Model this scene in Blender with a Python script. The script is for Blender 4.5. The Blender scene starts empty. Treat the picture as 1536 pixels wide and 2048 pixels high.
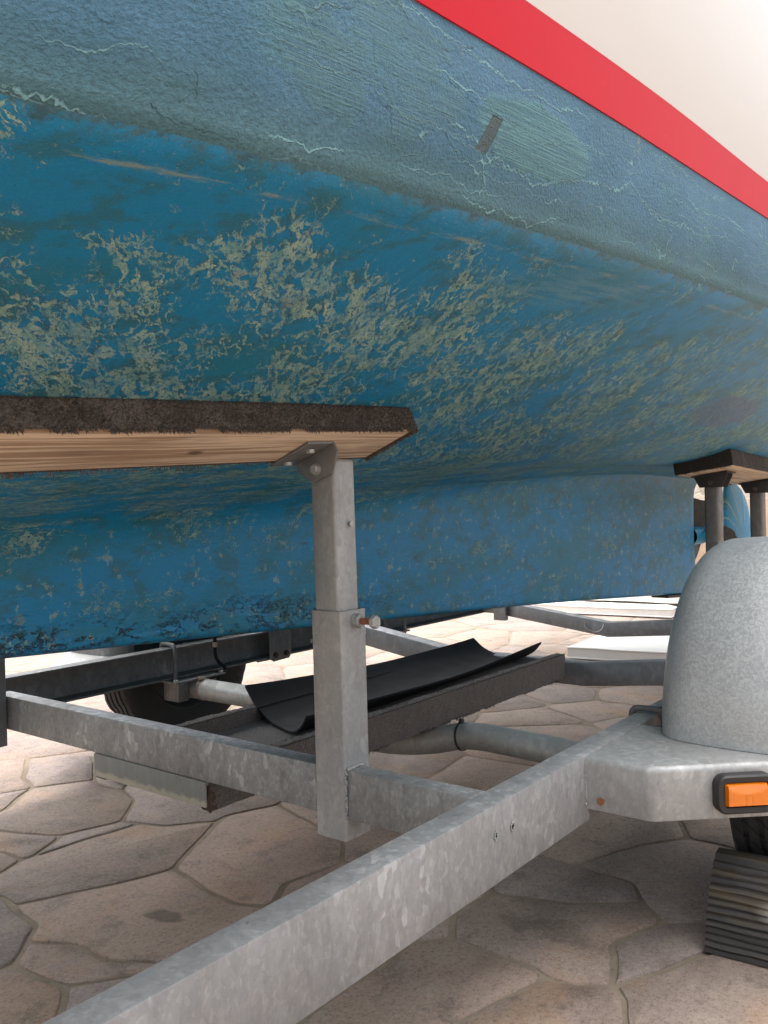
import bpy, bmesh, math, random
import numpy as np
from mathutils import Vector, Matrix, noise as mnoise
from math import sin, cos, pi, radians, sqrt, atan2

random.seed(7)
scene = bpy.context.scene
COL = scene.collection
ZG = 0.30            # height of the survey datum (foot of the front post) above the paving

# ------------------------------------------------------------------ helpers
def link(o):
    COL.objects.link(o)
    return o

def empty(name, loc, label, cat, group=None):
    o = bpy.data.objects.new(name, None)
    o.empty_display_size = 0.1
    o.location = loc
    o['label'] = label
    o['category'] = cat
    if group:
        o['group'] = group
    return link(o)

def tag(o, label, cat, group=None):
    o['label'] = label
    o['category'] = cat
    if group:
        o['group'] = group
    return o

def obj(name, bm, mat, parent=None, smooth=30.0, label=None):
    """links one bmesh (world coordinates) as one object"""
    me = bpy.data.meshes.new(name)
    bmesh.ops.recalc_face_normals(bm, faces=bm.faces)
    bm.to_mesh(me)
    bm.free()
    mats = mat if isinstance(mat, (list, tuple)) else [mat]
    for m in mats:
        me.materials.append(m)
    if smooth is not None:
        me.polygons.foreach_set('use_smooth', [True] * len(me.polygons))
        me.set_sharp_from_angle(angle=radians(smooth))
    o = bpy.data.objects.new(name, me)
    link(o)
    if parent is not None:
        o.parent = parent
        bpy.context.view_layer.update()
        o.matrix_parent_inverse = parent.matrix_world.inverted()
    if label:
        o['label'] = label
    return o

def V(x, y, z):
    return Vector((x, y, z + ZG))

def box(bm, lo, hi, bevel=0.003, mtx=None, seg=2, datum=True):
    r = bmesh.ops.create_cube(bm, size=1.0)
    vs = r['verts']
    for v in vs:
        for i in range(3):
            v.co[i] = lo[i] if v.co[i] < 0 else hi[i]
    if bevel:
        es = list({e for v in vs for e in v.link_edges})
        rr = bmesh.ops.bevel(bm, geom=es, offset=bevel, segments=seg, affect='EDGES', profile=0.5)
        vs = list({v for f in rr['faces'] for v in f.verts} | {v for v in vs if v.is_valid})
        # all verts of this island
        seen = set(vs); st = list(vs)
        while st:
            v = st.pop()
            for e in v.link_edges:
                w = e.other_vert(v)
                if w not in seen:
                    seen.add(w); st.append(w)
        vs = list(seen)
    for v in vs:
        if mtx is not None:
            v.co = mtx @ v.co
        if datum:
            v.co.z += ZG
    return vs

def frame(o, ex, ey):
    ex = Vector(ex).normalized()
    ey = (Vector(ey) - ex * Vector(ey).dot(ex)).normalized()
    ez = ex.cross(ey)
    m = Matrix.Identity(4)
    for i in range(3):
        m[i][0] = ex[i]; m[i][1] = ey[i]; m[i][2] = ez[i]; m[i][3] = o[i]
    return m

def cyl(bm, p, q, r, n=24, caps=True, r2=None, datum=True):
    p = Vector(p); q = Vector(q)
    d = (q - p)
    ln = d.length
    m = Matrix.Translation((p + q) / 2) @ d.to_track_quat('Z', 'Y').to_matrix().to_4x4()
    if datum:
        m = Matrix.Translation((0, 0, ZG)) @ m
    bmesh.ops.create_cone(bm, cap_ends=caps, segments=n, radius1=r, radius2=r if r2 is None else r2, depth=ln, matrix=m)

def catmull(pts, n):
    out = []
    P = [Vector(p) for p in pts]
    P = [2 * P[0] - P[1]] + P + [2 * P[-1] - P[-2]]
    for i in range(1, len(P) - 2):
        a, b, c, d = P[i - 1], P[i], P[i + 1], P[i + 2]
        for k in range(n):
            t = k / n
            out.append(0.5 * ((2 * b) + (c - a) * t + (2 * a - 5 * b + 4 * c - d) * t * t + (3 * b - a - 3 * c + d) * t ** 3))
    out.append(P[-2].copy())
    return out

def tube(bm, pts, r, n=16, datum=True, closed=False):
    pts = [Vector(p) + Vector((0, 0, ZG if datum else 0)) for p in pts]
    rings = []
    up = Vector((0.13, 0.21, 1)).normalized()
    N = len(pts)
    for i, p in enumerate(pts):
        if closed:
            t = (pts[(i + 1) % N] - pts[i - 1]).normalized()
        else:
            t = (pts[min(i + 1, N - 1)] - pts[max(i - 1, 0)]).normalized()
        a = t.cross(up)
        if a.length < 1e-3:
            a = t.cross(Vector((1, 0, 0)))
        a.normalize()
        b = a.cross(t)
        up = b
        rr = r[i] if isinstance(r, (list, tuple)) else r
        rings.append([bm.verts.new(p + a * (rr * cos(2 * pi * k / n)) + b * (rr * sin(2 * pi * k / n))) for k in range(n)])
    for i in range(N if closed else N - 1):
        A, B = rings[i], rings[(i + 1) % N]
        for k in range(n):
            bm.faces.new((A[k], A[(k + 1) % n], B[(k + 1) % n], B[k]))
    if not closed:
        bm.faces.new(rings[0]); bm.faces.new(rings[-1])

def sweep_rect(bm, pts, x0, x1, h, bevel=0.004):
    """rectangular tube across the trailer: pts are (y, ztop), mitred in the y-z plane"""
    ring = []
    for (y, z) in pts:
        ring.append([bm.verts.new(V(x0, y, z)), bm.verts.new(V(x1, y, z)),
                     bm.verts.new(V(x1, y, z - h)), bm.verts.new(V(x0, y, z - h))])
    for A, B in zip(ring[:-1], ring[1:]):
        for k in range(4):
            bm.faces.new((A[k], A[(k + 1) % 4], B[(k + 1) % 4], B[k]))
    bm.faces.new(ring[0]); bm.faces.new(ring[-1])
    bm.normal_update()
    es = [e for e in bm.edges if len(e.link_faces) == 2 and e.calc_face_angle(0) > 1.2]
    bmesh.ops.bevel(bm, geom=es, offset=bevel, segments=2, affect='EDGES', profile=0.5)

def extrude_poly(bm, pts, d, bevel=0.0):
    """closed outline of 3-D points, thickened by the vector d"""
    d = Vector(d)
    a = [bm.verts.new(Vector(p)) for p in pts]
    b = [bm.verts.new(Vector(p) + d) for p in pts]
    fs = [bm.faces.new(a), bm.faces.new(list(reversed(b)))]
    n = len(a)
    for k in range(n):
        fs.append(bm.faces.new((a[k], b[k], b[(k + 1) % n], a[(k + 1) % n])))
    if bevel:
        es = list({e for f in fs[:2] for e in f.edges})
        bmesh.ops.recalc_face_normals(bm, faces=fs)
        bmesh.ops.bevel(bm, geom=es, offset=bevel, segments=2, affect='EDGES', profile=0.5)

def hexhead(bm, c, axis, r, h):
    a = Vector(axis).normalized()
    c = Vector(c)
    cyl(bm, c, c + a * h * 0.8, r, n=6)
    cyl(bm, c + a * h * 0.8, c + a * h, r, n=6, r2=r * 0.8)

def washer(bm, c, axis, r, h):
    a = Vector(axis).normalized(); c = Vector(c)
    cyl(bm, c, c + a * h, r, n=24)

# ------------------------------------------------------------------ materials
class M:
    def __init__(s, name):
        s.m = bpy.data.materials.new(name)
        s.m.use_nodes = True
        s.nt = s.m.node_tree
        s.nt.nodes.clear()
        s.out = s.nt.nodes.new('ShaderNodeOutputMaterial')
        s.b = s.nt.nodes.new('ShaderNodeBsdfPrincipled')
        s.nt.links.new(s.b.outputs[0], s.out.inputs[0])
    def set(s, sock, v):
        if isinstance(v, bpy.types.NodeSocket):
            s.nt.links.new(v, sock)
        elif v is not None:
            if hasattr(sock, 'default_value'):
                try:
                    sock.default_value = v
                except Exception:
                    if isinstance(v, (int, float)):
                        n = len(sock.default_value)
                        sock.default_value = [v] * 3 + ([1] if n == 4 else [])
                    else:
                        sock.default_value = list(v) + [1.0] if len(sock.default_value) == 4 and len(v) == 3 else v
    def node(s, t, out=0, ins=None, **props):
        n = s.nt.nodes.new(t)
        for k, v in props.items():
            setattr(n, k, v)
        for k, v in (ins or {}).items():
            s.set(n.inputs[k], v)
        return n.outputs[out]
    def pos(s):
        return s.node('ShaderNodeNewGeometry', 'Position')
    def ocoord(s):
        return s.node('ShaderNodeTexCoord', 'Object')
    def attr(s, name, out='Vector'):
        return s.node('ShaderNodeAttribute', out, attribute_name=name)
    def mapv(s, v, scale=(1, 1, 1), loc=(0, 0, 0), rot=(0, 0, 0)):
        return s.node('ShaderNodeMapping', 0, {'Vector': v, 'Scale': scale, 'Location': loc, 'Rotation': rot})
    def sep(s, v):
        n = s.nt.nodes.new('ShaderNodeSeparateXYZ')
        s.set(n.inputs[0], v)
        return n.outputs[0], n.outputs[1], n.outputs[2]
    def comb(s, x, y, z):
        return s.node('ShaderNodeCombineXYZ', 0, {0: x, 1: y, 2: z})
    def noise(s, v, scale, detail=4, rough=0.5, dist=0.0, out='Fac'):
        return s.node('ShaderNodeTexNoise', out, {'Vector': v, 'Scale': scale, 'Detail': detail, 'Roughness': rough, 'Distortion': dist})
    def vor(s, v, scale, feature='F1', out='Distance', rand=1.0):
        return s.node('ShaderNodeTexVoronoi', out, {'Vector': v, 'Scale': scale, 'Randomness': rand}, feature=feature)
    def math(s, op, a, b=0.0, c=0.0, clamp=False):
        return s.node('ShaderNodeMath', 0, {0: a, 1: b, 2: c}, operation=op, use_clamp=clamp)
    def vmath(s, op, a, b):
        return s.node('ShaderNodeVectorMath', 0, {0: a, 1: b}, operation=op)
    def ss(s, v, lo, hi):
        n = s.nt.nodes.new('ShaderNodeMapRange')
        n.interpolation_type = 'SMOOTHSTEP'
        s.set(n.inputs[0], v)
        if isinstance(lo, (int, float)) and isinstance(hi, (int, float)) and lo > hi:
            n.inputs[1].default_value = hi; n.inputs[2].default_value = lo
            n.inputs[3].default_value = 1; n.inputs[4].default_value = 0
        else:
            s.set(n.inputs[1], lo); s.set(n.inputs[2], hi)
        return n.outputs[0]
    def lin(s, v, a, b, c, d):
        return s.node('ShaderNodeMapRange', 0, {0: v, 1: a, 2: b, 3: c, 4: d})
    def mix(s, f, a, b, mode='MIX'):
        n = s.nt.nodes.new('ShaderNodeMix')
        n.data_type = 'RGBA'
        n.blend_type = mode
        s.set(n.inputs[0], f)
        s.set(n.inputs[6], (*a, 1) if isinstance(a, tuple) and len(a) == 3 else a)
        s.set(n.inputs[7], (*b, 1) if isinstance(b, tuple) and len(b) == 3 else b)
        return n.outputs[2]
    def mul(s, a, b):
        return s.math('MULTIPLY', a, b)
    def add(s, a, b):
        return s.math('ADD', a, b)
    def bump(s, h, strength=0.5, dist=0.01, normal=None):
        return s.node('ShaderNodeBump', 0, {'Height': h, 'Strength': strength, 'Distance': dist, 'Normal': normal})
    def ell(s, u, v, cu, cv, ru, rv, rot=0.0, soft=0.25, wob=None):
        """soft mask of an ellipse in the plane u-v"""
        du = s.math('SUBTRACT', u, cu); dv = s.math('SUBTRACT', v, cv)
        c, sn = cos(rot), sin(rot)
        a = s.math('ADD', s.mul(du, c / ru), s.mul(dv, sn / ru))
        b = s.math('ADD', s.mul(du, -sn / rv), s.mul(dv, c / rv))
        r = s.math('SQRT', s.math('ADD', s.mul(a, a), s.mul(b, b)))
        if wob is not None:
            r = s.add(r, wob)
        return s.ss(r, 1.0 + soft, 1.0 - soft)
    def fin(s, color, rough=0.5, normal=None, metal=0.0, spec=None, coat=None):
        s.set(s.b.inputs['Base Color'], (*color, 1) if isinstance(color, tuple) and len(color) == 3 else color)
        s.set(s.b.inputs['Roughness'], rough)
        s.set(s.b.inputs['Metallic'], metal)
        if normal is not None:
            s.set(s.b.inputs['Normal'], normal)
        if spec is not None:
            s.set(s.b.inputs['Specular IOR Level'], spec)
        if coat is not None:
            s.set(s.b.inputs['Coat Weight'], coat)
            s.b.inputs['Coat Roughness'].default_value = 0.15
        return s.m

def mat_simple(name, col, rough=0.6, var=0.25, scale=30, metal=0.0, bump=0.15, spec=None, bd=0.002):
    k = M(name)
    p = k.ocoord()
    n = k.noise(p, scale, 5, 0.6)
    n2 = k.noise(p, scale * 0.13, 3, 0.5)
    f = k.lin(k.add(k.mul(n, 0.5), k.mul(n2, 0.5)), 0.3, 0.7, 1 - var, 1 + var)
    c = k.mix(1.0, col, k.node('ShaderNodeCombineColor', 0, {0: f, 1: f, 2: f}), 'MULTIPLY')
    return k.fin(c, k.lin(n, 0.3, 0.7, rough - 0.08, rough + 0.08), k.bump(n, bump, bd), metal, spec)

def mat_galv(name, base=0.40, tint=(1.0, 1.0, 0.985), spangle=60.0, contrast=0.22, streak=True, rough=0.52, metal=0.35, dirt=0.5, vert=True):
    k = M(name)
    p = k.ocoord()
    wob = k.noise(p, 14, 3, 0.6, out='Color')
    pw = k.vmath('ADD', p, k.vmath('MULTIPLY', wob, (0.03, 0.03, 0.03)))
    sc = (1, 1, 0.6) if vert else (1, 1, 1)
    cell = k.vor(k.mapv(pw, sc), spangle, out='Color')
    cx, cy, cz = k.sep(cell)
    cell2 = k.vor(k.mapv(pw, sc, (3.1, 1.7, 0.3)), spangle * 2.3, out='Color')
    c2x, c2y, c2z = k.sep(cell2)
    big = k.noise(k.mapv(p, (1, 1, 0.5)), 5.0, 5, 0.62)
    fine = k.noise(p, 120, 4, 0.6)
    st = k.noise(k.mapv(p, (22, 22, 3.0)), 1.6, 5, 0.65)
    # bright flecks: only some spangles show
    fleck = k.mul(k.ss(cx, 0.72, 0.95), k.ss(big, 0.40, 0.62))
    fleck2 = k.mul(k.ss(c2y, 0.7, 0.98), 0.6)
    v = k.add(1.0 - contrast * 0.55, k.mul(k.math('SUBTRACT', big, 0.5), contrast * 1.8))
    v = k.add(v, k.mul(fleck, contrast * 1.0))
    v = k.add(v, k.mul(fleck2, contrast * 0.7))
    v = k.add(v, k.mul(k.math('SUBTRACT', cy, 0.5), contrast * 0.35))
    v = k.add(v, k.mul(k.math('SUBTRACT', fine, 0.5), contrast * 0.9))
    if streak:
        v = k.add(v, k.mul(k.math('SUBTRACT', st, 0.5), contrast * 1.1))
    dm = k.mul(k.ss(k.noise(p, 3.1, 6, 0.7), 0.52, 0.72), dirt)
    col = k.node('ShaderNodeCombineColor', 0, {0: k.mul(v, base * tint[0]), 1: k.mul(v, base * tint[1]), 2: k.mul(v, base * tint[2])})
    col = k.mix(k.mul(dm, 0.55), col, (0.20, 0.175, 0.14))
    spot = k.ss(k.noise(p, 55, 2, 0.5), 0.74, 0.80)
    col = k.mix(k.mul(spot, 0.6), col, (0.09, 0.075, 0.06))
    h = k.add(k.mul(fine, 0.5), k.add(k.mul(cy, 0.25), k.mul(big, 1.2)))
    return k.fin(col, k.lin(cz, 0, 1, rough - 0.1, rough + 0.12), k.bump(h, 0.28, 0.0022), metal)

GALV = mat_galv('galvanised steel', 0.38)
GALV_POST = mat_galv('galvanised post steel', 0.40, (1.0, 0.99, 0.95), 75, 0.24, dirt=0.7)
GALV_RAIL = mat_galv('galvanised rail steel', 0.35, (1.0, 0.99, 0.975), 75, 0.30, dirt=0.5)
GALV_DARK = mat_galv('dark galvanised steel', 0.17, (1.0, 1.0, 1.0), 60, 0.35, dirt=0.8)  # much darker copy of the galvanised steel, mostly for far-side parts

def mat_fender():
    k = M('spangled galvanised sheet')
    p = k.ocoord()
    w = k.vmath('ADD', p, k.vmath('MULTIPLY', k.noise(p, 60, 2, 0.5, out='Color'), (0.012, 0.012, 0.012)))
    n1 = k.noise(w, 150, 3, 0.55, 0.9)
    n2 = k.noise(p, 6, 4, 0.6)
    n3 = k.noise(p, 260, 2, 0.5)
    f = k.ss(n1, 0.44, 0.58)
    v = k.add(0.385, k.mul(f, 0.075))
    v = k.add(v, k.mul(k.math('SUBTRACT', n2, 0.5), 0.16))
    v = k.add(v, k.mul(k.math('SUBTRACT', n3, 0.5), 0.12))
    col = k.node('ShaderNodeCombineColor', 0, {0: v, 1: k.mul(v, 1.025), 2: k.mul(v, 1.01)})
    return k.fin(col, k.lin(f, 0, 1, 0.38, 0.5), k.bump(k.add(f, n3), 0.10, 0.001), 0.45)
FENDER = mat_fender()

def mat_wood():
    k = M('raw pine')
    p = k.ocoord()
    # growth lines along x, spaced over the width
    w = k.noise(k.mapv(p, (0.9, 6, 6)), 1.0, 3, 0.5)
    q = k.vmath('ADD', p, k.comb(0.0, k.mul(w, 0.035), k.mul(w, 0.02)))
    ln = k.noise(k.mapv(q, (0.55, 110, 40)), 1.0, 4, 0.55)
    fine = k.noise(k.mapv(p, (8, 420, 420)), 1.0, 3, 0.6)
    band = k.ss(ln, 0.46, 0.60)
    col = k.mix(band, (0.70, 0.545, 0.39), (0.40, 0.265, 0.165))
    big = k.noise(k.mapv(p, (1.5, 9, 9)), 1.0, 4, 0.6)
    col = k.mix(k.ss(big, 0.5, 0.75), col, (0.13, 0.09, 0.06))
    col = k.mix(k.mul(k.ss(fine, 0.55, 0.75), 0.4), col, (0.16, 0.10, 0.06))
    x, y, z = k.sep(p)
    knot = k.ell(x, y, -0.335, 0.045, 0.018, 0.008, 0.1, 0.5)
    col = k.mix(k.mul(knot, 0.8), col, (0.10, 0.05, 0.025))
    return k.fin(col, 0.7, k.bump(k.add(ln, k.mul(fine, 0.5)), 0.3, 0.0015))
WOOD = mat_wood()

def mat_carpet(name, c0, c1):
    k = M(name)
    p = k.ocoord()
    n = k.noise(p, 260, 3, 0.7)
    b = k.noise(p, 9, 4, 0.6)
    rib = k.noise(p, 70, 3, 0.6)
    col = k.mix(k.ss(n, 0.35, 0.7), c0, c1)
    col = k.mix(k.mul(k.ss(b, 0.5, 0.8), 0.45), col, (0.16, 0.135, 0.11))
    h = k.add(n, rib)
    m = k.fin(col, 0.95, k.bump(h, 0.9, 0.004), 0.0, 0.1)
    k.b.inputs['Sheen Weight'].default_value = 0.15
    return m
CARPET = mat_carpet('brown marine carpet', (0.105, 0.086, 0.076), (0.20, 0.168, 0.148))
CARPET_RAIL = mat_carpet('brown rail carpet', (0.075, 0.062, 0.054), (0.165, 0.140, 0.122))
CARPET_DARK = mat_carpet('soiled dark carpet', (0.025, 0.020, 0.018), (0.07, 0.055, 0.045))

RUBBER = mat_simple('black rubber sheet', (0.010, 0.010, 0.011), 0.8, 0.3, 12, bump=0.1, spec=0.25)
def mat_tyre():
    k = M('tyre rubber')
    p = k.ocoord()
    n = k.noise(p, 25, 5, 0.6)
    x, y, z = k.sep(p)
    dx = k.math('SUBTRACT', x, 1.065); dz = k.math('SUBTRACT', z, 0.352)
    r = k.math('SQRT', k.add(k.mul(dx, dx), k.mul(dz, dz)))
    a = k.math('ARCTAN2', dz, dx)
    w = k.math('FRACT', k.add(k.mul(a, 9.5), k.mul(y, 22.0)))
    sipe = k.mul(k.ss(k.math('ABSOLUTE', k.math('SUBTRACT', w, 0.5)), 0.10, 0.06), k.ss(r, 0.30, 0.32))
    c = k.mix(n, (0.014, 0.014, 0.015), (0.034, 0.033, 0.032))
    c = k.mix(k.mul(sipe, 0.8), c, (0.005, 0.005, 0.005))
    return k.fin(c, 0.75, k.bump(k.add(k.mul(sipe, -2.0), n), 0.6, 0.004))
TYRE = mat_tyre()
PLASTIC = mat_simple('black plastic', (0.025, 0.022, 0.021), 0.5, 0.2, 40, bump=0.1)
RUST = mat_simple('rusty thread', (0.23, 0.085, 0.04), 0.8, 0.5, 180, bump=0.6)
ZINC = mat_simple('zinc bolt', (0.42, 0.42, 0.40), 0.45, 0.3, 90, metal=0.4)
BRASS = mat_simple('pinkish hose clip', (0.42, 0.33, 0.28), 0.35, 0.2, 60, metal=0.6)
DARKHOLE = mat_simple('hole shadow', (0.012, 0.010, 0.009), 0.9, 0.2, 60)
BRONZE = mat_simple('fouled bronze', (0.10, 0.085, 0.07), 0.8, 0.5, 40, bump=0.5, bd=0.006)
VINYL = mat_simple('white vinyl', (0.78, 0.75, 0.70), 0.5, 0.06, 9, bump=0.12, bd=0.01)
RUBBER_GREY = mat_simple('grey rubber hose', (0.10, 0.10, 0.10), 0.55, 0.3, 40)

def mat_amber():
    k = M('amber plastic lens')
    p = k.ocoord()
    n = k.noise(p, 60, 3, 0.5)
    col = k.mix(n, (0.70, 0.165, 0.006), (0.78, 0.21, 0.009))
    m = k.fin(col, 0.22, k.bump(k.noise(p, 400, 2), 0.03, 0.001), 0.0, 0.5, 0.6)
    k.b.inputs['Subsurface Weight'].default_value = 0.25
    k.b.inputs['Subsurface Radius'].default_value = (0.02, 0.008, 0.002)
    k.b.inputs['Subsurface Scale'].default_value = 0.3
    return m
AMBER = mat_amber()

def mat_chock():
    k = M('ribbed black rubber')
    p = k.ocoord()
    x, y, z = k.sep(p)
    n = k.noise(k.mapv(p, (14, 2.2, 40)), 1.0, 5, 0.65)
    b = k.noise(p, 7, 4, 0.6)
    col = k.mix(k.ss(n, 0.40, 0.66), (0.028, 0.026, 0.025), (0.085, 0.062, 0.034))
    col = k.mix(k.mul(k.ss(b, 0.52, 0.72), 0.7), col, (0.055, 0.05, 0.048))
    col = k.mix(k.ell(y, z, -0.70, 0.105, 0.035, 0.018, 0.1, 0.7), col, (0.22, 0.19, 0.16))  # bright spot of light on the ribbed face, painted into the colour
    return k.fin(col, 0.62, k.bump(k.add(n, k.noise(p, 80, 4, 0.7)), 0.5, 0.003))
CHOCK = mat_chock()

# ---- paving
def mat_stone():
    k = M('tinted flagstone')
    p = k.pos()
    rnd = k.attr('rnd', 'Color')
    rx, ry, rz = k.sep(rnd)
    ws = k.vmath('ADD', p, k.vmath('MULTIPLY', rnd, (9.0, 7.0, 3.0)))
    big = k.noise(ws, 2.6, 5, 0.6, 0.5)
    mid = k.noise(ws, 9, 5, 0.62)
    fine = k.noise(p, 110, 6, 0.78)
    c = k.mix(rx, (0.325, 0.232, 0.178), (0.290, 0.222, 0.182))
    c = k.mix(k.ss(ry, 0.55, 0.9), c, (0.258, 0.205, 0.182))
    c = k.mix(k.mul(k.ss(big, 0.52, 0.68), 0.75), c, (0.355, 0.228, 0.145))
    c = k.mix(k.mul(k.ss(big, 0.46, 0.34), 0.7), c, (0.245, 0.193, 0.168))
    c = k.mix(k.mul(k.ss(mid, 0.52, 0.66), 0.6), c, (0.36, 0.285, 0.225))
    c = k.mix(k.mul(k.ss(mid, 0.48, 0.34), 0.6), c, (0.135, 0.104, 0.080))
    c = k.mix(k.mul(k.ss(fine, 0.53, 0.62), 0.45), c, (0.42, 0.35, 0.29))
    c = k.mix(k.mul(k.ss(fine, 0.47, 0.38), 0.55), c, (0.085, 0.066, 0.052))
    grit = k.noise(p, 380, 3, 0.7)
    c = k.mix(k.mul(k.ss(grit, 0.56, 0.66), 0.5), c, (0.10, 0.08, 0.065))
    c = k.mix(k.mul(k.ss(grit, 0.44, 0.35), 0.4), c, (0.42, 0.35, 0.28))
    x, y, z = k.sep(p)
    wob = k.mul(k.math('SUBTRACT', k.noise(p, 30, 3, 0.6), 0.5), 0.9)
    st = k.ell(x, y, -0.035, 0.57, 0.027, 0.055, 0.25, 0.25, wob)
    c = k.mix(k.mul(st, 0.7), c, (0.085, 0.063, 0.046))
    smut = k.mul(k.ss(k.noise(p, 26, 6, 0.75), 0.66, 0.74), k.ss(k.noise(p, 2.3, 2), 0.52, 0.64))
    c = k.mix(k.mul(smut, 0.6), c, (0.06, 0.05, 0.045))
    h = k.add(k.mul(mid, 1.4), k.add(k.mul(fine, 0.8), k.mul(big, 1.5)))
    return k.fin(c, k.lin(mid, 0.3, 0.7, 0.62, 0.8), k.bump(h, 0.75, 0.007), 0.0, 0.35)
STONE = mat_stone()

def mat_mortar():
    k = M('sandy mortar')
    p = k.pos()
    n = k.noise(p, 60, 5, 0.7)
    b = k.noise(p, 4, 4, 0.6)
    c = k.mix(k.ss(b, 0.35, 0.65), (0.180, 0.145, 0.108), (0.28, 0.228, 0.168))
    c = k.mix(k.mul(k.ss(n, 0.45, 0.3), 0.6), c, (0.09, 0.075, 0.06))
    return k.fin(c, 0.9, k.bump(n, 0.7, 0.004), 0.0, 0.2)
MORTAR = mat_mortar()

def mat_wall():
    k = M('pale cast concrete')
    p = k.pos()
    n = k.noise(p, 3.0, 6, 0.65)
    v = k.vor(k.vmath('ADD', p, k.vmath('MULTIPLY', k.noise(p, 3, 3, out='Color'), (0.3, 0.3, 0.3))), 3.2, 'DISTANCE_TO_EDGE')
    f = k.noise(p, 40, 4, 0.6)
    x, y, z = k.sep(p)
    c = k.mix(n, (0.40, 0.36, 0.30), (0.56, 0.51, 0.44))
    c = k.mix(k.mul(k.ss(v, 0.025, 0.0), 0.7), c, (0.24, 0.205, 0.17))
    c = k.mix(k.mul(k.ss(f, 0.4, 0.25), 0.5), c, (0.25, 0.21, 0.17))
    return k.fin(c, 0.85, k.bump(k.add(f, k.ss(v, 0.0, 0.05)), 0.5, 0.01))
WALL = mat_wall()

# ---- boat paints.  attribute 'gv': x along, y = girth distance below the chine (negative above), z = 0..1 region
def mat_antifoul():
    k = M('blue antifouling paint')
    g = k.attr('gv')
    gx, gs, gr = k.sep(g)
    # growth patches lean: drag of the water combed them aslant along the bottom
    U = k.add(k.mul(gx, 1.05), k.mul(gs, -0.72))
    W_ = k.add(k.mul(gx, 0.07), k.mul(gs, 0.54))
    lean = k.ss(gs, 1.25, 0.9)
    G2 = k.comb(U, W_, 0.0)
    G2 = k.node('ShaderNodeMix', 1, {0: k.mul(lean, 1.0), 4: k.comb(k.mul(gx, 1.3), k.mul(gs, 1.3), 0.0), 5: G2}, data_type='VECTOR')
    wob = k.noise(G2, 34, 3, 0.6, out='Color')
    q = k.vmath('ADD', G2, k.vmath('MULTIPLY', k.vmath('SUBTRACT', wob, (0.5, 0.5, 0.5)), (0.022, 0.020, 0.0)))
    grain = k.noise(g, 420, 3, 0.7)
    tone = k.noise(k.mapv(g, (1.4, 1.8, 1)), 1.9, 6, 0.62)
    blue = k.mix(k.ss(tone, 0.38, 0.54), (0.013, 0.190, 0.300), (0.006, 0.220, 0.430))
    blue = k.mix(k.mul(k.ss(k.noise(k.mapv(g, (3, 4, 1)), 3.2, 7, 0.7), 0.50, 0.60), 0.65), blue, (0.030, 0.142, 0.170))
    # where the worn patches gather
    keel = k.ss(gs, 1.0, 1.42)             # 0 on the hull bottom, 1 down on the keel side
    near_chine = k.ss(gs, 0.30, 0.06)
    area = k.noise(k.mapv(G2, (0.80, 1.25, 1)), 4.0, 6, 0.68)
    th = k.add(k.add(0.400, k.mul(keel, 0.150)), k.mul(near_chine, 0.12))
    areaM = k.ss(k.math('SUBTRACT', area, th), -0.04, 0.17)
    f1 = k.noise(k.mapv(q, (0.95, 1.05, 1)), 26, 9, 0.72)
    f2 = k.noise(k.mapv(q, (0.95, 1.05, 1), (4, 2, 0)), 30, 5, 0.60)
    lace = k.math('ABSOLUTE', k.math('SUBTRACT', f2, 0.5))
    laceM = k.ss(k.math('SUBTRACT', k.mul(areaM, 0.062), lace), -0.002, 0.010)
    solid = k.ss(f1, k.lin(areaM, 0, 1, 0.66, 0.525), k.lin(areaM, 0, 1, 0.68, 0.545))
    holes = k.ss(k.noise(k.mapv(q, (0.9, 1.1, 1), (1, 7, 0)), 58, 6, 0.70), 0.575, 0.545)
    patch = k.math('MAXIMUM', k.mul(solid, holes), k.mul(laceM, k.ss(f1, 0.40, 0.46)))
    fine = k.noise(q, 190, 3, 0.70)
    patch = k.mul(k.mul(patch, k.ss(areaM, 0.02, 0.2)), k.ss(fine, 0.38, 0.47))
    crumbs = k.mul(k.ss(k.noise(q, 95, 5, 0.75), 0.61, 0.645), k.ss(areaM, 0.0, 0.5))
    patch = k.math('MAXIMUM', patch, k.mul(crumbs, 0.8))
    pc = k.mix(k.ss(k.noise(q, 42, 6, 0.72), 0.36, 0.62), (0.165, 0.350, 0.325), (0.400, 0.530, 0.395))
    pc = k.mix(k.mul(k.ss(k.noise(g, 17, 3), 0.66, 0.74), 0.6), pc, (0.34, 0.27, 0.18))
    # grime hugging the patches
    halo = k.mul(areaM, k.ss(k.noise(q, 30, 8, 0.78), 0.50, 0.55))
    col = k.mix(k.mul(halo, 0.35), blue, (0.040, 0.105, 0.115))
    rim = k.mul(k.math('SUBTRACT', k.ss(f1, k.lin(areaM, 0, 1, 0.63, 0.495), k.lin(areaM, 0, 1, 0.65, 0.515)), solid, clamp=True), k.ss(areaM, 0.1, 0.4))
    col = k.mix(k.mul(rim, 0.55), col, (0.030, 0.065, 0.070))
    film = k.lin(k.noise(q, 11, 5, 0.65), 0.32, 0.62, 0.40, 0.88)
    col = k.mix(k.mul(patch, film), col, pc)
    # weak rings of old barnacles on the keel
    vr = k.vor(k.mapv(q, (1, 1, 1)), 11.0)
    vc = k.sep(k.vor(k.mapv(q, (1, 1, 1)), 11.0, out='Color'))
    rr = k.math('ABSOLUTE', k.math('SUBTRACT', vr, k.lin(vc[1], 0, 1, 0.10, 0.22)))
    barn = k.mul(k.ss(rr, 0.045, 0.018), k.ss(vc[0], 0.62, 0.66))
    barn = k.mul(barn, k.ss(k.noise(q, 45, 4, 0.6), 0.44, 0.56))
    barn = k.mul(barn, keel)
    blob = k.mul(k.mul(k.ss(vr, 0.17, 0.10), k.ss(vc[2], 0.80, 0.84)), k.mul(k.ss(fine, 0.42, 0.56), keel))
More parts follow.
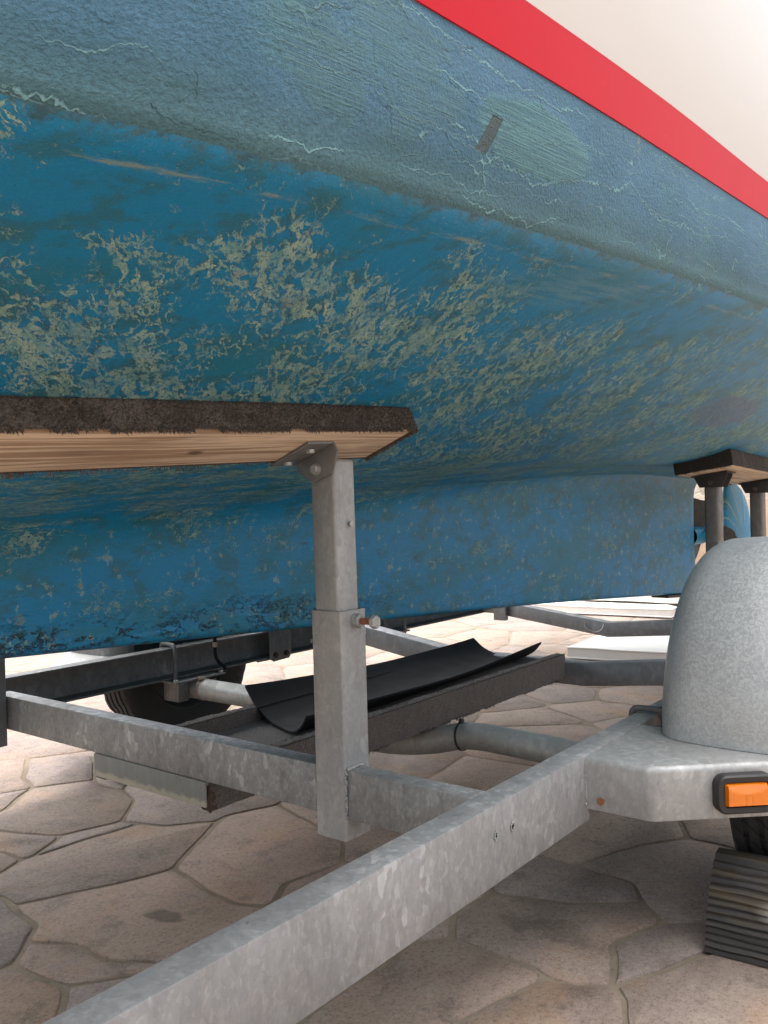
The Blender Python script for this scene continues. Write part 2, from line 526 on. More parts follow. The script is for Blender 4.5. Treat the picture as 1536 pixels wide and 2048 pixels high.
    flk = k.mul(k.mul(k.ss(k.noise(q, 20, 6, 0.68), 0.585, 0.62), k.ss(fine, 0.36, 0.50)), k.mul(keel, k.ss(k.noise(g, 3.6, 3), 0.34, 0.50)))
    col = k.mix(k.mul(flk, 0.75), col, (0.300, 0.400, 0.290))
    col = k.mix(k.mul(barn, 0.65), col, (0.20, 0.27, 0.19))
    col = k.mix(k.mul(blob, 0.8), col, (0.22, 0.25, 0.16))
    # scuffs: pale blue where the hull was rubbed, lavender primer further aft
    wv = k.mul(k.math('SUBTRACT', k.noise(g, 12, 5, 0.7), 0.5), 1.3)
    brush = k.noise(k.mapv(g, (9, 70, 1), rot=(0, 0, -0.30)), 1.0, 4, 0.6)
    s1 = k.mul(k.ell(gx, gs, SC1[0], SC1[1], 0.26, 0.05, SC1[2], 0.5, wv), k.ss(brush, 0.38, 0.60))
    col = k.mix(k.mul(s1, 0.75), col, (0.10, 0.26, 0.36))
    s2 = k.mul(k.ell(gx, gs, SC2[0], SC2[1], 0.30, 0.10, 0.0, 0.2, wv), k.ss(k.noise(g, 55, 4, 0.6), 0.35, 0.5))
    col = k.mix(k.mul(s2, 0.8), col, (0.105, 0.175, 0.29))
    # bruised, crazed strip low on the keel
    low = k.mul(k.ss(k.add(gr, k.mul(k.math('SUBTRACT', k.noise(g, 5, 4), 0.5), 0.3)), 0.66, 0.86), k.ss(gx, 1.3, 0.2))
    craz = k.math('ABSOLUTE', k.math('SUBTRACT', k.noise(k.mapv(q, (0.8, 1.3, 1)), 22, 7, 0.72, 0.2), 0.5))
    crz = k.mul(k.ss(craz, 0.040, 0.012), k.ss(k.noise(g, 9, 5, 0.7), 0.46, 0.54))
    dk = k.mul(crz, low)
    rub = k.mul(k.ss(k.noise(k.mapv(g, (0.8, 1, 1)), 8, 5, 0.6), 0.55, 0.68), low)
    col = k.mix(k.mul(rub, 0.6), col, (0.05, 0.30, 0.55))
    col = k.mix(k.mul(dk, 0.95), col, (0.028, 0.020, 0.022))
    aftlow = k.mul(k.mul(k.ss(k.noise(k.mapv(g, (1.1, 5, 1)), 6, 6, 0.78), 0.60, 0.68), keel), k.ss(k.noise(g, 2.0, 2), 0.52, 0.62))
    col = k.mix(k.mul(aftlow, 0.85), col, (0.022, 0.030, 0.038))
    chips = k.mul(k.ss(k.noise(q, 48, 7, 0.75), 0.60, 0.64), k.mul(keel, 0.7))
    col = k.mix(k.mul(chips, 0.75), col, (0.030, 0.060, 0.075))
    scr = k.mul(k.ss(k.noise(k.mapv(g, (0.9, 60, 1), rot=(0, 0, 0.35)), 2.0, 3, 0.5), 0.735, 0.75), keel)
    col = k.mix(k.mul(scr, 0.8), col, (0.02, 0.03, 0.04))
    speck = k.ss(k.noise(g, 170, 3, 0.6), 0.66, 0.72)
    col = k.mix(k.mul(speck, 0.5), col, (0.02, 0.035, 0.04))
    # pale grey-green broken line just under the knuckle
    ln = k.mul(k.ss(k.math('ABSOLUTE', k.math('SUBTRACT', gs, k.add(0.045, k.mul(k.math('SUBTRACT', k.noise(g, 5, 3), 0.5), 0.02)))), 0.008, 0.0), k.ss(k.noise(k.mapv(g, (6, 40, 1)), 2, 6, 0.75), 0.48, 0.60))
    col = k.mix(k.mul(ln, 0.75), col, (0.25, 0.32, 0.27))
    grit = k.math('SUBTRACT', k.noise(g, 55, 8, 0.8), 0.5)
    up = k.ss(k.add(gs, k.add(k.mul(k.math('SUBTRACT', k.noise(g, 11, 4, 0.6), 0.5), 0.06), k.mul(grit, 0.09))), 0.010, -0.004)
    col = k.mix(k.mul(up, 0.9), col, k.mix(k.ss(k.noise(g, 40, 6, 0.75), 0.42, 0.58), (0.028, 0.090, 0.125), (0.062, 0.135, 0.140)))
    dust = k.mul(k.ss(k.noise(g, 150, 5, 0.75), 0.60, 0.66), k.ss(k.math('ABSOLUTE', k.math('SUBTRACT', gs, 0.035)), 0.05, 0.01))
    col = k.mix(k.mul(dust, 0.75), col, (0.36, 0.36, 0.25))
    gv_ = k.lin(grain, 0.3, 0.7, 0.84, 1.16)
    col = k.mix(1.0, col, k.node('ShaderNodeCombineColor', 0, {0: gv_, 1: gv_, 2: gv_}), 'MULTIPLY')
    h = k.add(k.mul(patch, -0.35), k.add(k.mul(fine, 0.10), k.mul(dk, -1.2)))
    h = k.add(h, k.add(k.mul(k.noise(g, 26, 7, 0.75), 0.9), k.mul(grain, 0.18)))
    h = k.add(h, k.mul(rub, k.mul(k.noise(g, 60, 4, 0.6), 0.9)))
    return k.fin(col, k.add(0.46, k.mul(patch, 0.25)), k.bump(h, 0.7, 0.0038), 0.0, 0.45)

def mat_band():
    """flaking slate-blue paint between the knuckle and the boot stripe"""
    k = M('flaking slate blue paint')
    g = k.attr('gv')
    gx, gs, gr = k.sep(g)
    up = k.mul(gs, -1.0)
    wob = k.noise(g, 16, 5, 0.68, out='Color')
    q = k.vmath('ADD', g, k.vmath('MULTIPLY', k.vmath('SUBTRACT', wob, (0.5, 0.5, 0.5)), (0.030, 0.030, 0.0)))
    tone = k.noise(k.mapv(g, (1.6, 4, 1)), 2.0, 5, 0.6)
    base = k.mix(k.ss(tone, 0.35, 0.65), (0.050, 0.160, 0.240), (0.074, 0.200, 0.310))
    base = k.mix(k.mul(k.ss(k.noise(k.mapv(g, (2, 3, 1)), 3, 4), 0.50, 0.68), 0.6), base, (0.066, 0.205, 0.248))
    low = k.ss(k.add(up, k.mul(k.math('SUBTRACT', k.noise(g, 9, 5, 0.6), 0.5), 0.07)), 0.085, 0.005)
    base = k.mix(k.mul(low, 0.75), base, (0.060, 0.150, 0.155))
    orange = k.noise(g, 230, 3, 0.6)      # pebbled roller texture
    peb = k.noise(k.mapv(g, (1, 1.2, 1)), 165, 4, 0.65)
    # flake terraces: plateaus with broken edges running along the hull
    jag = k.vmath('MULTIPLY', k.vmath('SUBTRACT', k.noise(g, 75, 4, 0.65, out='Color'), (0.5, 0.5, 0.5)), (0.016, 0.017, 0.0))
    jag2 = k.vmath('MULTIPLY', k.vmath('SUBTRACT', k.noise(g, 19, 2, 0.5, out='Color'), (0.5, 0.5, 0.5)), (0.024, 0.020, 0.0))
    q = k.vmath('ADD', k.vmath('ADD', g, jag), jag2)
    n2 = k.noise(k.mapv(q, (0.50, 1.3, 1), (5, 3, 0)), 13.0, 2, 0.35)
    dens = k.ss(k.noise(k.mapv(g, (1.2, 2, 1), (2, 9, 0)), 2.4, 3), 0.40, 0.52)
    terr = k.mul(k.ss(n2, 0.560, 0.567), dens)
    lip = k.mul(k.mul(k.ss(k.math('ABSOLUTE', k.math('SUBTRACT', n2, 0.567)), 0.0060, 0.0018), dens), k.ss(k.noise(g, 6.2, 2, 0.5), 0.47, 0.53))
    def family(sp, amp, jam, seed, on, t0, t1):
        """ledges of torn paint: layers spaced sp apart, each with its own ragged course"""
        n_ = k.noise(k.comb(k.mul(gx, 2.3), k.mul(up, 3.4), seed), 1.0, 2, 0.5)
        j_ = k.noise(k.comb(k.mul(gx, 34.0), k.mul(up, 16.0), seed), 1.0, 3, 0.64)
        c_ = k.math('DIVIDE', k.add(up, k.add(k.mul(k.math('SUBTRACT', n_, 0.5), amp), k.mul(k.math('SUBTRACT', j_, 0.5), jam))), sp)
        fl = k.math('FLOOR', c_)
        d_ = k.mul(k.math('ABSOLUTE', k.math('SUBTRACT', k.math('FRACT', c_), 0.5)), sp)
        m_ = k.noise(k.comb(k.mul(gx, 2.4), k.mul(fl, 3.37), seed), 1.0, 2, 0.5)
        th_ = k.lin(j_, 0.35, 0.65, t0, t1)
        l_ = k.mul(k.ss(k.math('DIVIDE', d_, th_), 1.0, 0.4), k.ss(m_, on, on + 0.04))
        hs_ = k.noise(k.comb(k.mul(gx, 1.3), k.mul(k.math('FLOOR', k.add(c_, 0.5)), 5.71), seed), 1.0, 1, 0.5)
        return l_, k.lin(hs_, 0.3, 0.7, 0.0, 1.0)
    lA, sA = family(0.052, 0.20, 0.034, 1.7, 0.475, 0.0009, 0.0022)
    lB, sB = family(0.021, 0.15, 0.026, 5.3, 0.54, 0.0006, 0.0014)
    lip = k.math('MAXIMUM', lip, k.mul(k.math('MAXIMUM', lA, k.mul(lB, 0.75)), k.ss(k.noise(g, 90, 3), 0.30, 0.42)))
    steps = k.add(sA, k.mul(sB, 0.55))
    lipc = k.mix(k.noise(g, 3, 2), (0.24, 0.46, 0.53), (0.22, 0.48, 0.47))
    wear = k.mul(k.ss(k.noise(q, 60, 6, 0.75), 0.53, 0.60), k.ss(k.noise(g, 3.3, 4), 0.44, 0.60))
    col = k.mix(k.mul(wear, 0.35), base, (0.12, 0.27, 0.30))
    col = k.mix(k.mul(lip, 0.8), col, lipc)
    gv_ = k.lin(peb, 0.3, 0.7, 0.80, 1.20)
    col = k.mix(1.0, col, k.node('ShaderNodeCombineColor', 0, {0: gv_, 1: gv_, 2: gv_}), 'MULTIPLY')
    # brushed teal repair strokes
    wv = k.mul(k.math('SUBTRACT', k.noise(g, 17, 5, 0.7), 0.5), 0.8)
    def stroke(cx, cs, rx, rs, rot, seed):
        mask = k.ell(gx, up, cx, cs, rx, rs, rot, 0.12, wv)
        br = k.noise(k.mapv(k.vmath('ADD', g, k.vmath('MULTIPLY', wob, (0.0, 0.0035, 0))), (5, 420, 1), (seed, seed, 0), (0, 0, rot)), 1.0, 4, 0.65)
        return mask, br
    sm, sh = stroke(*ST1, 0.3)
    sm2, sh2 = stroke(*ST2, 2.1)
    sm2 = k.mul(sm2, k.ss(k.noise(q, 12, 5, 0.65), 0.38, 0.52))
    col = k.mix(k.mul(sm, k.lin(sh, 0.3, 0.7, 0.55, 0.95)), col, k.mix(k.ss(sh, 0.4, 0.65), (0.072, 0.210, 0.235), (0.150, 0.360, 0.370)))
    col = k.mix(k.mul(sm2, k.mul(k.ss(sh2, 0.36, 0.62), 0.8)), col, (0.11, 0.26, 0.28))
    # bare rectangle where a chip came off
    du = k.math('ABSOLUTE', k.add(k.math('SUBTRACT', gx, CHIP[0]), k.mul(k.math('SUBTRACT', up, CHIP[1]), -0.55)))
    dv = k.math('ABSOLUTE', k.math('SUBTRACT', up, CHIP[1]))
    wc = k.mul(k.math('SUBTRACT', k.noise(g, 90, 3), 0.5), 0.006)
    chip = k.mul(k.ss(k.add(du, wc), 0.0135, 0.0120), k.ss(k.add(dv, wc), 0.0245, 0.0230))
    col = k.mix(k.mul(chip, 0.95), col, k.mix(k.noise(g, 120, 4, 0.7), (0.045, 0.075, 0.080), (0.085, 0.125, 0.125)))
    # pale mineral trickles from the stripe
    tr = k.mul(k.ss(k.noise(k.mapv(q, (20, 1.2, 1)), 1.0, 2, 0.4), 0.685, 0.715), k.ss(up, 0.14, 0.22))
    tr = k.mul(tr, k.ss(k.noise(g, 70, 4, 0.7), 0.48, 0.58))
    col = k.mix(k.mul(tr, 0.7), col, (0.40, 0.36, 0.33))
    h = k.add(k.add(k.mul(terr, 0.7), k.mul(steps, 1.7)), k.add(k.mul(orange, 0.2), k.mul(peb, 0.9)))
    h = k.add(h, k.mul(k.mul(sm, sh), 0.9))
    h = k.add(h, k.mul(k.mul(sm2, sh2), 0.8))
    h = k.add(h, k.mul(lip, 0.35))
    h = k.add(h, k.mul(chip, -2.2))
    h = k.add(h, k.mul(k.noise(k.mapv(g, (1, 1.6, 1)), 22, 5, 0.65), 0.75))
    return k.fin(col, k.add(0.50, k.mul(orange, 0.15)), k.bump(h, 0.95, 0.0070), 0.0, 0.45)

SC1 = (0.10, 0.10, -0.10)
SC2 = (1.95, 0.42)
ST1 = (-0.275, 0.116, 0.155, 0.048, 0.0)
ST2 = (-0.63, 0.125, 0.16, 0.075, 0.0)
CHIP = (-0.402, 0.098)

def mat_red():
    k = M('red boot stripe paint')
    g = k.attr('gv')
    n = k.noise(g, 5, 4, 0.6)
    f = k.noise(g, 160, 4, 0.6)
    c = k.mix(n, (0.62, 0.004, 0.016), (0.68, 0.005, 0.021))
    c = k.mix(k.ss(k.noise(g, 90, 2), 0.76, 0.80), c, (0.75, 0.35, 0.33))
    return k.fin(c, 0.45, k.bump(k.add(f, n), 0.05, 0.001), 0.0, 0.25)

def mat_gelcoat():
    k = M('cream gelcoat')
    g = k.attr('gv')
    n = k.noise(k.mapv(g, (1, 2, 1)), 3, 4, 0.6)
    c = k.mix(n, (0.76, 0.74, 0.70), (0.79, 0.775, 0.74))
    return k.fin(c, 0.30, k.bump(k.noise(g, 6, 3), 0.03, 0.002), 0.0, 0.5)

# ------------------------------------------------------------------ ground
def in_poly_clip(poly, a, b):
    """keep the part of poly nearer to a than to b"""
    mx, my = (a[0] + b[0]) / 2, (a[1] + b[1]) / 2
    nx, ny = b[0] - a[0], b[1] - a[1]
    out = []
    n = len(poly)
    for i in range(n):
        p, q = poly[i], poly[(i + 1) % n]
        dp = (p[0] - mx) * nx + (p[1] - my) * ny
        dq = (q[0] - mx) * nx + (q[1] - my) * ny
        if dp <= 0:
            out.append(p)
        if (dp < 0 < dq) or (dq < 0 < dp):
            t = dp / (dp - dq)
            out.append((p[0] + t * (q[0] - p[0]), p[1] + t * (q[1] - p[1])))
    return out

SEEDS = [(-0.04, 0.56), (0.08, 1.02), (0.36, 0.61), (0.27, 1.56), (-0.06, 1.25), (0.46, 1.03), (0.48, 1.91),
         (-0.31, 0.78), (-0.28, 0.53), (-0.62, 0.50), (-0.35, 0.25), (0.24, 0.32), (0.73, 0.60), (0.19, -0.1),
         (0.40, -0.26), (0.67, -0.12), (0.96, -0.08), (0.92, -0.34), (0.60, -0.52), (0.33, -0.64), (0.10, -0.42), (1.27, -0.3),
         (1.37, 0.50), (1.32, 0.86), (1.74, 0.52), (-0.08, -0.12), (0.73, 2.39), (0.78, 0.90), (2.51, 0.57), (2.21, 0.75),
         (2.45, 1.08), (2.9, 0.55), (2.03, 0.60), (2.39, 0.30)]

# stones near the camera, corner by corner (x, y)
STONES = [
    [(0.531, 2.172), (0.698, 1.978), (0.504, 1.683), (0.326, 1.797), (0.371, 1.939)],
    [(0.212, 2.437), (0.442, 2.245), (0.531, 2.172), (0.371, 1.939), (0.326, 1.797), (0.222, 1.834), (0.005, 2.008)],
    [(0.326, 1.797), (0.119, 1.642), (-0.106, 1.789), (0.005, 2.008), (0.222, 1.834)],
    [(0.326, 1.797), (0.504, 1.683), (0.483, 1.610), (0.495, 1.490), (0.454, 1.361), (0.312, 1.231), (0.122, 1.284), (0.036, 1.485), (-0.143, 1.704), (-0.106, 1.789), (0.119, 1.642)],
    [(0.122, 1.284), (0.312, 1.231), (0.330, 1.164), (-0.015, 1.192)],
    [(0.036, 1.485), (0.122, 1.284), (-0.015, 1.192), (-0.042, 1.199), (-0.049, 1.327), (-0.211, 1.578), (-0.143, 1.704)],
    [(-0.049, 1.327), (-0.042, 1.199), (-0.142, 1.153), (-0.359, 1.261), (-0.211, 1.578)],
    [(-0.015, 1.192), (0.330, 1.164), (0.354, 1.067), (0.477, 0.961), (0.155, 0.778), (-0.222, 0.952), (-0.212, 1.022), (-0.359, 1.261), (-0.142, 1.153), (-0.042, 1.199)],
    [(0.495, 1.490), (0.454, 1.361), (0.312, 1.231), (0.330, 1.164), (0.354, 1.067), (0.477, 0.961), (0.531, 0.986), (0.695, 0.909), (0.878, 0.979), (0.936, 1.384), (0.588, 1.576)],
    [(0.504, 1.683), (0.571, 1.768), (0.588, 1.576), (0.495, 1.490), (0.483, 1.610)],
    [(0.477, 0.961), (0.531, 0.986), (0.695, 0.909), (0.644, 0.713), (0.567, 0.501), (0.467, 0.424), (0.285, 0.461), (0.178, 0.409), (0.144, 0.410), (0.114, 0.478), (0.155, 0.778)],
    [(-0.222, 0.952), (0.155, 0.778), (0.114, 0.478), (0.144, 0.410), (0.094, 0.324), (-0.110, 0.280), (-0.183, 0.419), (-0.238, 0.498), (-0.235, 0.639), (-0.304, 0.725), (-0.232, 0.790)],
    [(-0.304, 0.725), (-0.235, 0.639), (-0.238, 0.498), (-0.183, 0.419), (-0.110, 0.280), (-0.234, 0.395), (-0.351, 0.484), (-0.377, 0.658)],
    [(-0.222, 0.952), (-0.232, 0.790), (-0.304, 0.725), (-0.377, 0.658), (-0.401, 0.667), (-0.581, 0.759), (-0.359, 1.261), (-0.212, 1.022)],
    [(-0.377, 0.658), (-0.351, 0.484), (-0.419, 0.408), (-0.502, 0.308), (-0.678, 0.503), (-0.581, 0.759), (-0.401, 0.667)],
    [(-0.351, 0.484), (-0.234, 0.395), (-0.110, 0.280), (-0.320, 0.054), (-0.502, 0.308), (-0.419, 0.408)],
    [(0.178, 0.409), (0.285, 0.461), (0.467, 0.424), (0.524, 0.282), (0.253, 0.184), (0.094, 0.324), (0.144, 0.410)],
    [(0.695, 0.909), (0.878, 0.979), (0.933, 0.658), (0.909, 0.357), (0.524, 0.282), (0.467, 0.424), (0.567, 0.501), (0.644, 0.713)],
    [(0.814, -0.124), (0.815, -0.005), (0.588, 0.048), (0.531, -0.025), (0.595, -0.215), (0.702, -0.350), (0.799, -0.296)],
    [(0.815, -0.005), (0.994, 0.154), (1.387, 0.066), (1.305, -0.232), (1.172, -0.295), (0.958, -0.171), (0.814, -0.124)],
    [(0.814, -0.124), (0.799, -0.296), (0.702, -0.350), (0.629, -0.425), (0.680, -0.503), (0.756, -0.624), (1.138, -0.526), (1.169, -0.398), (1.172, -0.295), (0.958, -0.171)],
    [(1.172, -0.295), (1.169, -0.398), (1.138, -0.526), (1.294, -0.632), (1.662, -0.438), (1.532, -0.153), (1.305, -0.232)],
    [(0.702, -0.350), (0.595, -0.215), (0.531, -0.025), (0.407, -0.000), (0.292, -0.064), (0.274, -0.272), (0.258, -0.310), (0.267, -0.379), (0.308, -0.446), (0.461, -0.369), (0.629, -0.425)],
    [(0.407, -0.000), (0.292, -0.064), (0.219, -0.000), (0.185, 0.068), (0.524, 0.282), (0.588, 0.048), (0.531, -0.025)],
    [(0.292, -0.064), (0.219, -0.000), (-0.159, -0.007), (-0.281, -0.049), (-0.114, -0.282), (0.024, -0.256), (0.258, -0.310), (0.274, -0.272)],
    [(0.258, -0.310), (0.024, -0.256), (-0.114, -0.282), (0.082, -0.554), (0.205, -0.518), (0.279, -0.492), (0.308, -0.446), (0.267, -0.379)],
    [(0.308, -0.446), (0.461, -0.369), (0.629, -0.425), (0.680, -0.503), (0.756, -0.624), (0.702, -0.670), (0.542, -0.552)],
    [(0.308, -0.446), (0.542, -0.552), (0.702, -0.670), (0.544, -0.855), (0.284, -0.836), (0.082, -0.554), (0.205, -0.518), (0.279, -0.492)],
    [(0.094, 0.324), (0.253, 0.184), (0.524, 0.282), (0.185, 0.068), (0.219, -0.000), (-0.159, -0.007), (-0.281, -0.049), (-0.320, 0.054), (-0.110, 0.280)],
]

def inside(p, P):
    c = False
    for a in range(len(P)):
        (x0, y0), (x1, y1) = P[a - 1], P[a]
        if (y0 > p[1]) != (y1 > p[1]) and p[0] < (x1 - x0) * (p[1] - y0) / (y1 - y0) + x0:
            c = not c
    return c

def put_stone(ring, bm, lay, rs, zoff, apron=None):
    """one flagstone: worn edge, slightly wandering outline; apron is the mortar round it"""
    def wobble(p):
        a = mnoise.noise(Vector((p[0] * 6.1, p[1] * 6.1, 1.7)))
        b = mnoise.noise(Vector((p[0] * 6.1, p[1] * 6.1, 8.3)))
        c = mnoise.noise(Vector((p[0] * 33, p[1] * 33, 3.3)))
        d = mnoise.noise(Vector((p[0] * 33, p[1] * 33, 6.1)))
        return (p[0] + a * 0.014 + c * 0.0035, p[1] + b * 0.014 + d * 0.0035)
    ring = [wobble(p) for p in ring]
    n = len(ring)
    for _ in range(1):
        ring = [((ring[a - 1][0] + 2 * ring[a][0] + ring[(a + 1) % n][0]) / 4, (ring[a - 1][1] + 2 * ring[a][1] + ring[(a + 1) % n][1]) / 4) for a in range(n)] if n > 24 else ring
    if n < 3:
        return
    area = sum(ring[a][0] * ring[(a + 1) % n][1] - ring[(a + 1) % n][0] * ring[a][1] for a in range(n))
    if area < 0:
        ring.reverse()
    def inset(r, w):
        out = []
        m = len(r)
        for a in range(m):
            p0, p1, p2 = r[a - 1], r[a], r[(a + 1) % m]
            tx, ty = p2[0] - p0[0], p2[1] - p0[1]
            L = math.hypot(tx, ty) or 1
            ww = w * (1 + 0.75 * mnoise.noise(Vector((p1[0] * 2.3, p1[1] * 2.3, 4.4)))) + (0.0012 * mnoise.noise(Vector((p1[0] * 70, p1[1] * 70, 2.2))) if w > 0 else 0)
            out.append((p1[0] - ty / L * ww, p1[1] + tx / L * ww))
        if w > 0:
            # pull together any stretch that turned back on itself in a sharp corner
            for _ in range(12):
                bad = False
                for a in range(m):
                    b = (a + 1) % m
                    ex, ey = r[b][0] - r[a][0], r[b][1] - r[a][1]
                    ix, iy = out[b][0] - out[a][0], out[b][1] - out[a][1]
                    if ex * ix + ey * iy < -1e-10:
                        bad = True
                        c, d = (a - 1) % m, (b + 1) % m
                        mx = (out[a][0] + out[b][0] + out[c][0] + out[d][0]) / 4
                        my = (out[a][1] + out[b][1] + out[c][1] + out[d][1]) / 4
                        out[a] = out[b] = (mx, my)
                if not bad:
                    break
        return out
    def unloop(r):
        """collapse any small loop left where an outline crosses itself"""
        m = len(r)
        for _ in range(6):
            hit = None
            for i in range(m):
                a, b = r[i], r[(i + 1) % m]
                for j in range(i + 2, m):
                    if (j + 1) % m == i:
                        continue
                    c, d = r[j], r[(j + 1) % m]
                    dx, dy, ex, ey = b[0] - a[0], b[1] - a[1], d[0] - c[0], d[1] - c[1]
                    den = dx * ey - dy * ex
                    if abs(den) < 1e-14:
                        continue
                    t = ((c[0] - a[0]) * ey - (c[1] - a[1]) * ex) / den
                    u = ((c[0] - a[0]) * dy - (c[1] - a[1]) * dx) / den
                    if 1e-6 < t < 1 - 1e-6 and 1e-6 < u < 1 - 1e-6:
                        hit = (i, j, (a[0] + dx * t, a[1] + dy * t))
                        break
                if hit:
                    break
            if not hit:
                break
            i, j, x = hit
            ids = range(i + 1, j + 1) if j - i <= m // 2 else [q % m for q in range(j + 1, i + m + 1)]
            for q in ids:
                r[q] = x
        return r
    w0 = 0.0062
    r0 = inset(ring, w0); r1 = inset(ring, w0 + 0.0015); r2 = inset(ring, w0 + 0.0045)
    if apron is not None:
        r0, r1, r2 = unloop(r0), unloop(r1), unloop(r2)
    tz = rs.uniform(-0.0008, 0.0008) + zoff
    v0 = [bm.verts.new((p[0], p[1], -0.020)) for p in r0]
    v1 = [bm.verts.new((p[0], p[1], -0.0024 + tz)) for p in r1]
    v2 = [bm.verts.new((p[0], p[1], tz)) for p in r2]
    c = (rs.random(), rs.random(), rs.random(), 1)
    keep = [a for a in range(n) if r2[a] != r2[a - 1]]
    fs = [bm.faces.new([v2[a] for a in keep])]
    for a in range(n):
        b = (a + 1) % n
        fs.append(bm.faces.new((v0[a], v0[b], v1[b], v1[a])))
        fs.append(bm.faces.new((v1[a], v1[b], v2[b], v2[a])))
    for f in fs:
        for l in f.loops:
            l[lay] = c
    if apron is not None:
        oz = -0.0010 - 0.00002 * (len(apron.faces) % 40)
        apron.faces.new([apron.verts.new((p[0], p[1], oz)) for p in inset(ring, -0.010)])

def build_paving():
    rs = random.Random(5)
    seeds = list(SEEDS)
    sp = 0.50
    x = -4.0
    row = 0
    while x < 12.0:
        y = -6.0 + (row % 2) * sp * 0.5
        while y < 11.0:
            px, py = x + rs.uniform(-0.21, 0.21), y + rs.uniform(-0.21, 0.21)
            if all((px - s[0]) ** 2 + (py - s[1]) ** 2 > 0.105 for s in seeds[-80:] + SEEDS):
                seeds.append((px, py))
            y += sp
        x += sp * 0.95
        row += 1
    grid = {}
    for i, s in enumerate(seeds):
        grid.setdefault((math.floor(s[0]), math.floor(s[1])), []).append(i)
    bm = bmesh.new()
    bm2 = bmesh.new()
    lay = bm.loops.layers.float_color.new('rnd')
    for i, s in enumerate(seeds):
        near = []
        for dx in (-2, -1, 0, 1, 2):
            for dy in (-2, -1, 0, 1, 2):
                near += grid.get((math.floor(s[0]) + dx, math.floor(s[1]) + dy), [])
        poly = [(s[0] - 1.2, s[1] - 1.2), (s[0] + 1.2, s[1] - 1.2), (s[0] + 1.2, s[1] + 1.2), (s[0] - 1.2, s[1] + 1.2)]
        for j in sorted(near, key=lambda j: (seeds[j][0] - s[0]) ** 2 + (seeds[j][1] - s[1]) ** 2):
            if j != i:
                poly = in_poly_clip(poly, s, seeds[j])
                if len(poly) < 3:
                    break
        if len(poly) < 3 or all(any(inside(p, P) for P in STONES) for p in poly):
            continue
        d2 = (s[0] + 1.3) ** 2 + (s[1] + 1.2) ** 2
        step = 0.025 if d2 < 12 else (0.06 if d2 < 60 else 0.2)
        ring = []
        n = len(poly)
        for a in range(n):
            p, q = poly[a], poly[(a + 1) % n]
            ln = math.hypot(q[0] - p[0], q[1] - p[1])
            if ln < 0.02:
                ring.append(p)
                continue
            kk = max(1, int(ln / step))
            for t in range(kk):
                ring.append((p[0] + (q[0] - p[0]) * t / kk, p[1] + (q[1] - p[1]) * t / kk))
        put_stone(ring, bm, lay, rs, -0.0035)
    for poly in STONES:
        ring = []
        n = len(poly)
        for a in range(n):
            p, q = poly[a], poly[(a + 1) % n]
            ln = math.hypot(q[0] - p[0], q[1] - p[1])
            kk = max(1, int(ln / 0.02))
            for t in range(kk):
                ring.append((p[0] + (q[0] - p[0]) * t / kk, p[1] + (q[1] - p[1]) * t / kk))
        put_stone(ring, bm, lay, rs, 0.004, bm2)
    o = obj('paving', bm, STONE, None, smooth=50)
    o['kind'] = 'structure'
    g = obj('paving_joints', bm2, MORTAR, None, smooth=None)
    g['kind'] = 'structure'
    bm = bmesh.new()
    S = 60
    vs = [bm.verts.new(p) for p in ((-S, -S, -0.0062), (S, -S, -0.0062), (S, S, -0.0062), (-S, S, -0.0062))]
    bm.faces.new(vs)
    g = obj('ground', bm, MORTAR, None, smooth=None)
    g['kind'] = 'structure'
build_paving()

# ------------------------------------------------------------------ garden wall far behind
def build_wall():
    w = empty('garden_wall', (9.2, 1.5, 0), 'pale cast concrete wall far behind the rudder', 'wall')
    bm = bmesh.new()
    box(bm, (9.0, -7, -0.05), (9.25, 9, 2.1), 0.02, datum=False)
    obj('wall_face', bm, WALL, w)
    bm = bmesh.new()
    box(bm, (8.88, -7, -0.05), (8.995, 9, 0.98), 0.015, datum=False)
    obj('plinth', bm, mat_simple('tan plinth stone', (0.42, 0.31, 0.22), 0.85, 0.25, 9, bump=0.4, bd=0.01), w)
build_wall()

# ------------------------------------------------------------------ boat
def interp(tab, x):
    xs = [t[0] for t in tab]; ys = [t[1] for t in tab]
    # smooth (monotone-ish) cubic through the table
    if x <= xs[0]:
        return ys[0] + (ys[1] - ys[0]) / (xs[1] - xs[0]) * (x - xs[0])
    if x >= xs[-1]:
        return ys[-1] + (ys[-1] - ys[-2]) / (xs[-1] - xs[-2]) * (x - xs[-1])
    for i in range(len(xs) - 1):
        if xs[i] <= x <= xs[i + 1]:
            def m(j):
                if j == 0:
                    return (ys[1] - ys[0]) / (xs[1] - xs[0])
                if j == len(xs) - 1:
                    return (ys[-1] - ys[-2]) / (xs[-1] - xs[-2])
                return (ys[j + 1] - ys[j - 1]) / (xs[j + 1] - xs[j - 1])
            h = xs[i + 1] - xs[i]
            t = (x - xs[i]) / h
            return ((2 * t ** 3 - 3 * t * t + 1) * ys[i] + (t ** 3 - 2 * t * t + t) * h * m(i)
                    + (-2 * t ** 3 + 3 * t * t) * ys[i + 1] + (t ** 3 - t * t) * h * m(i + 1))

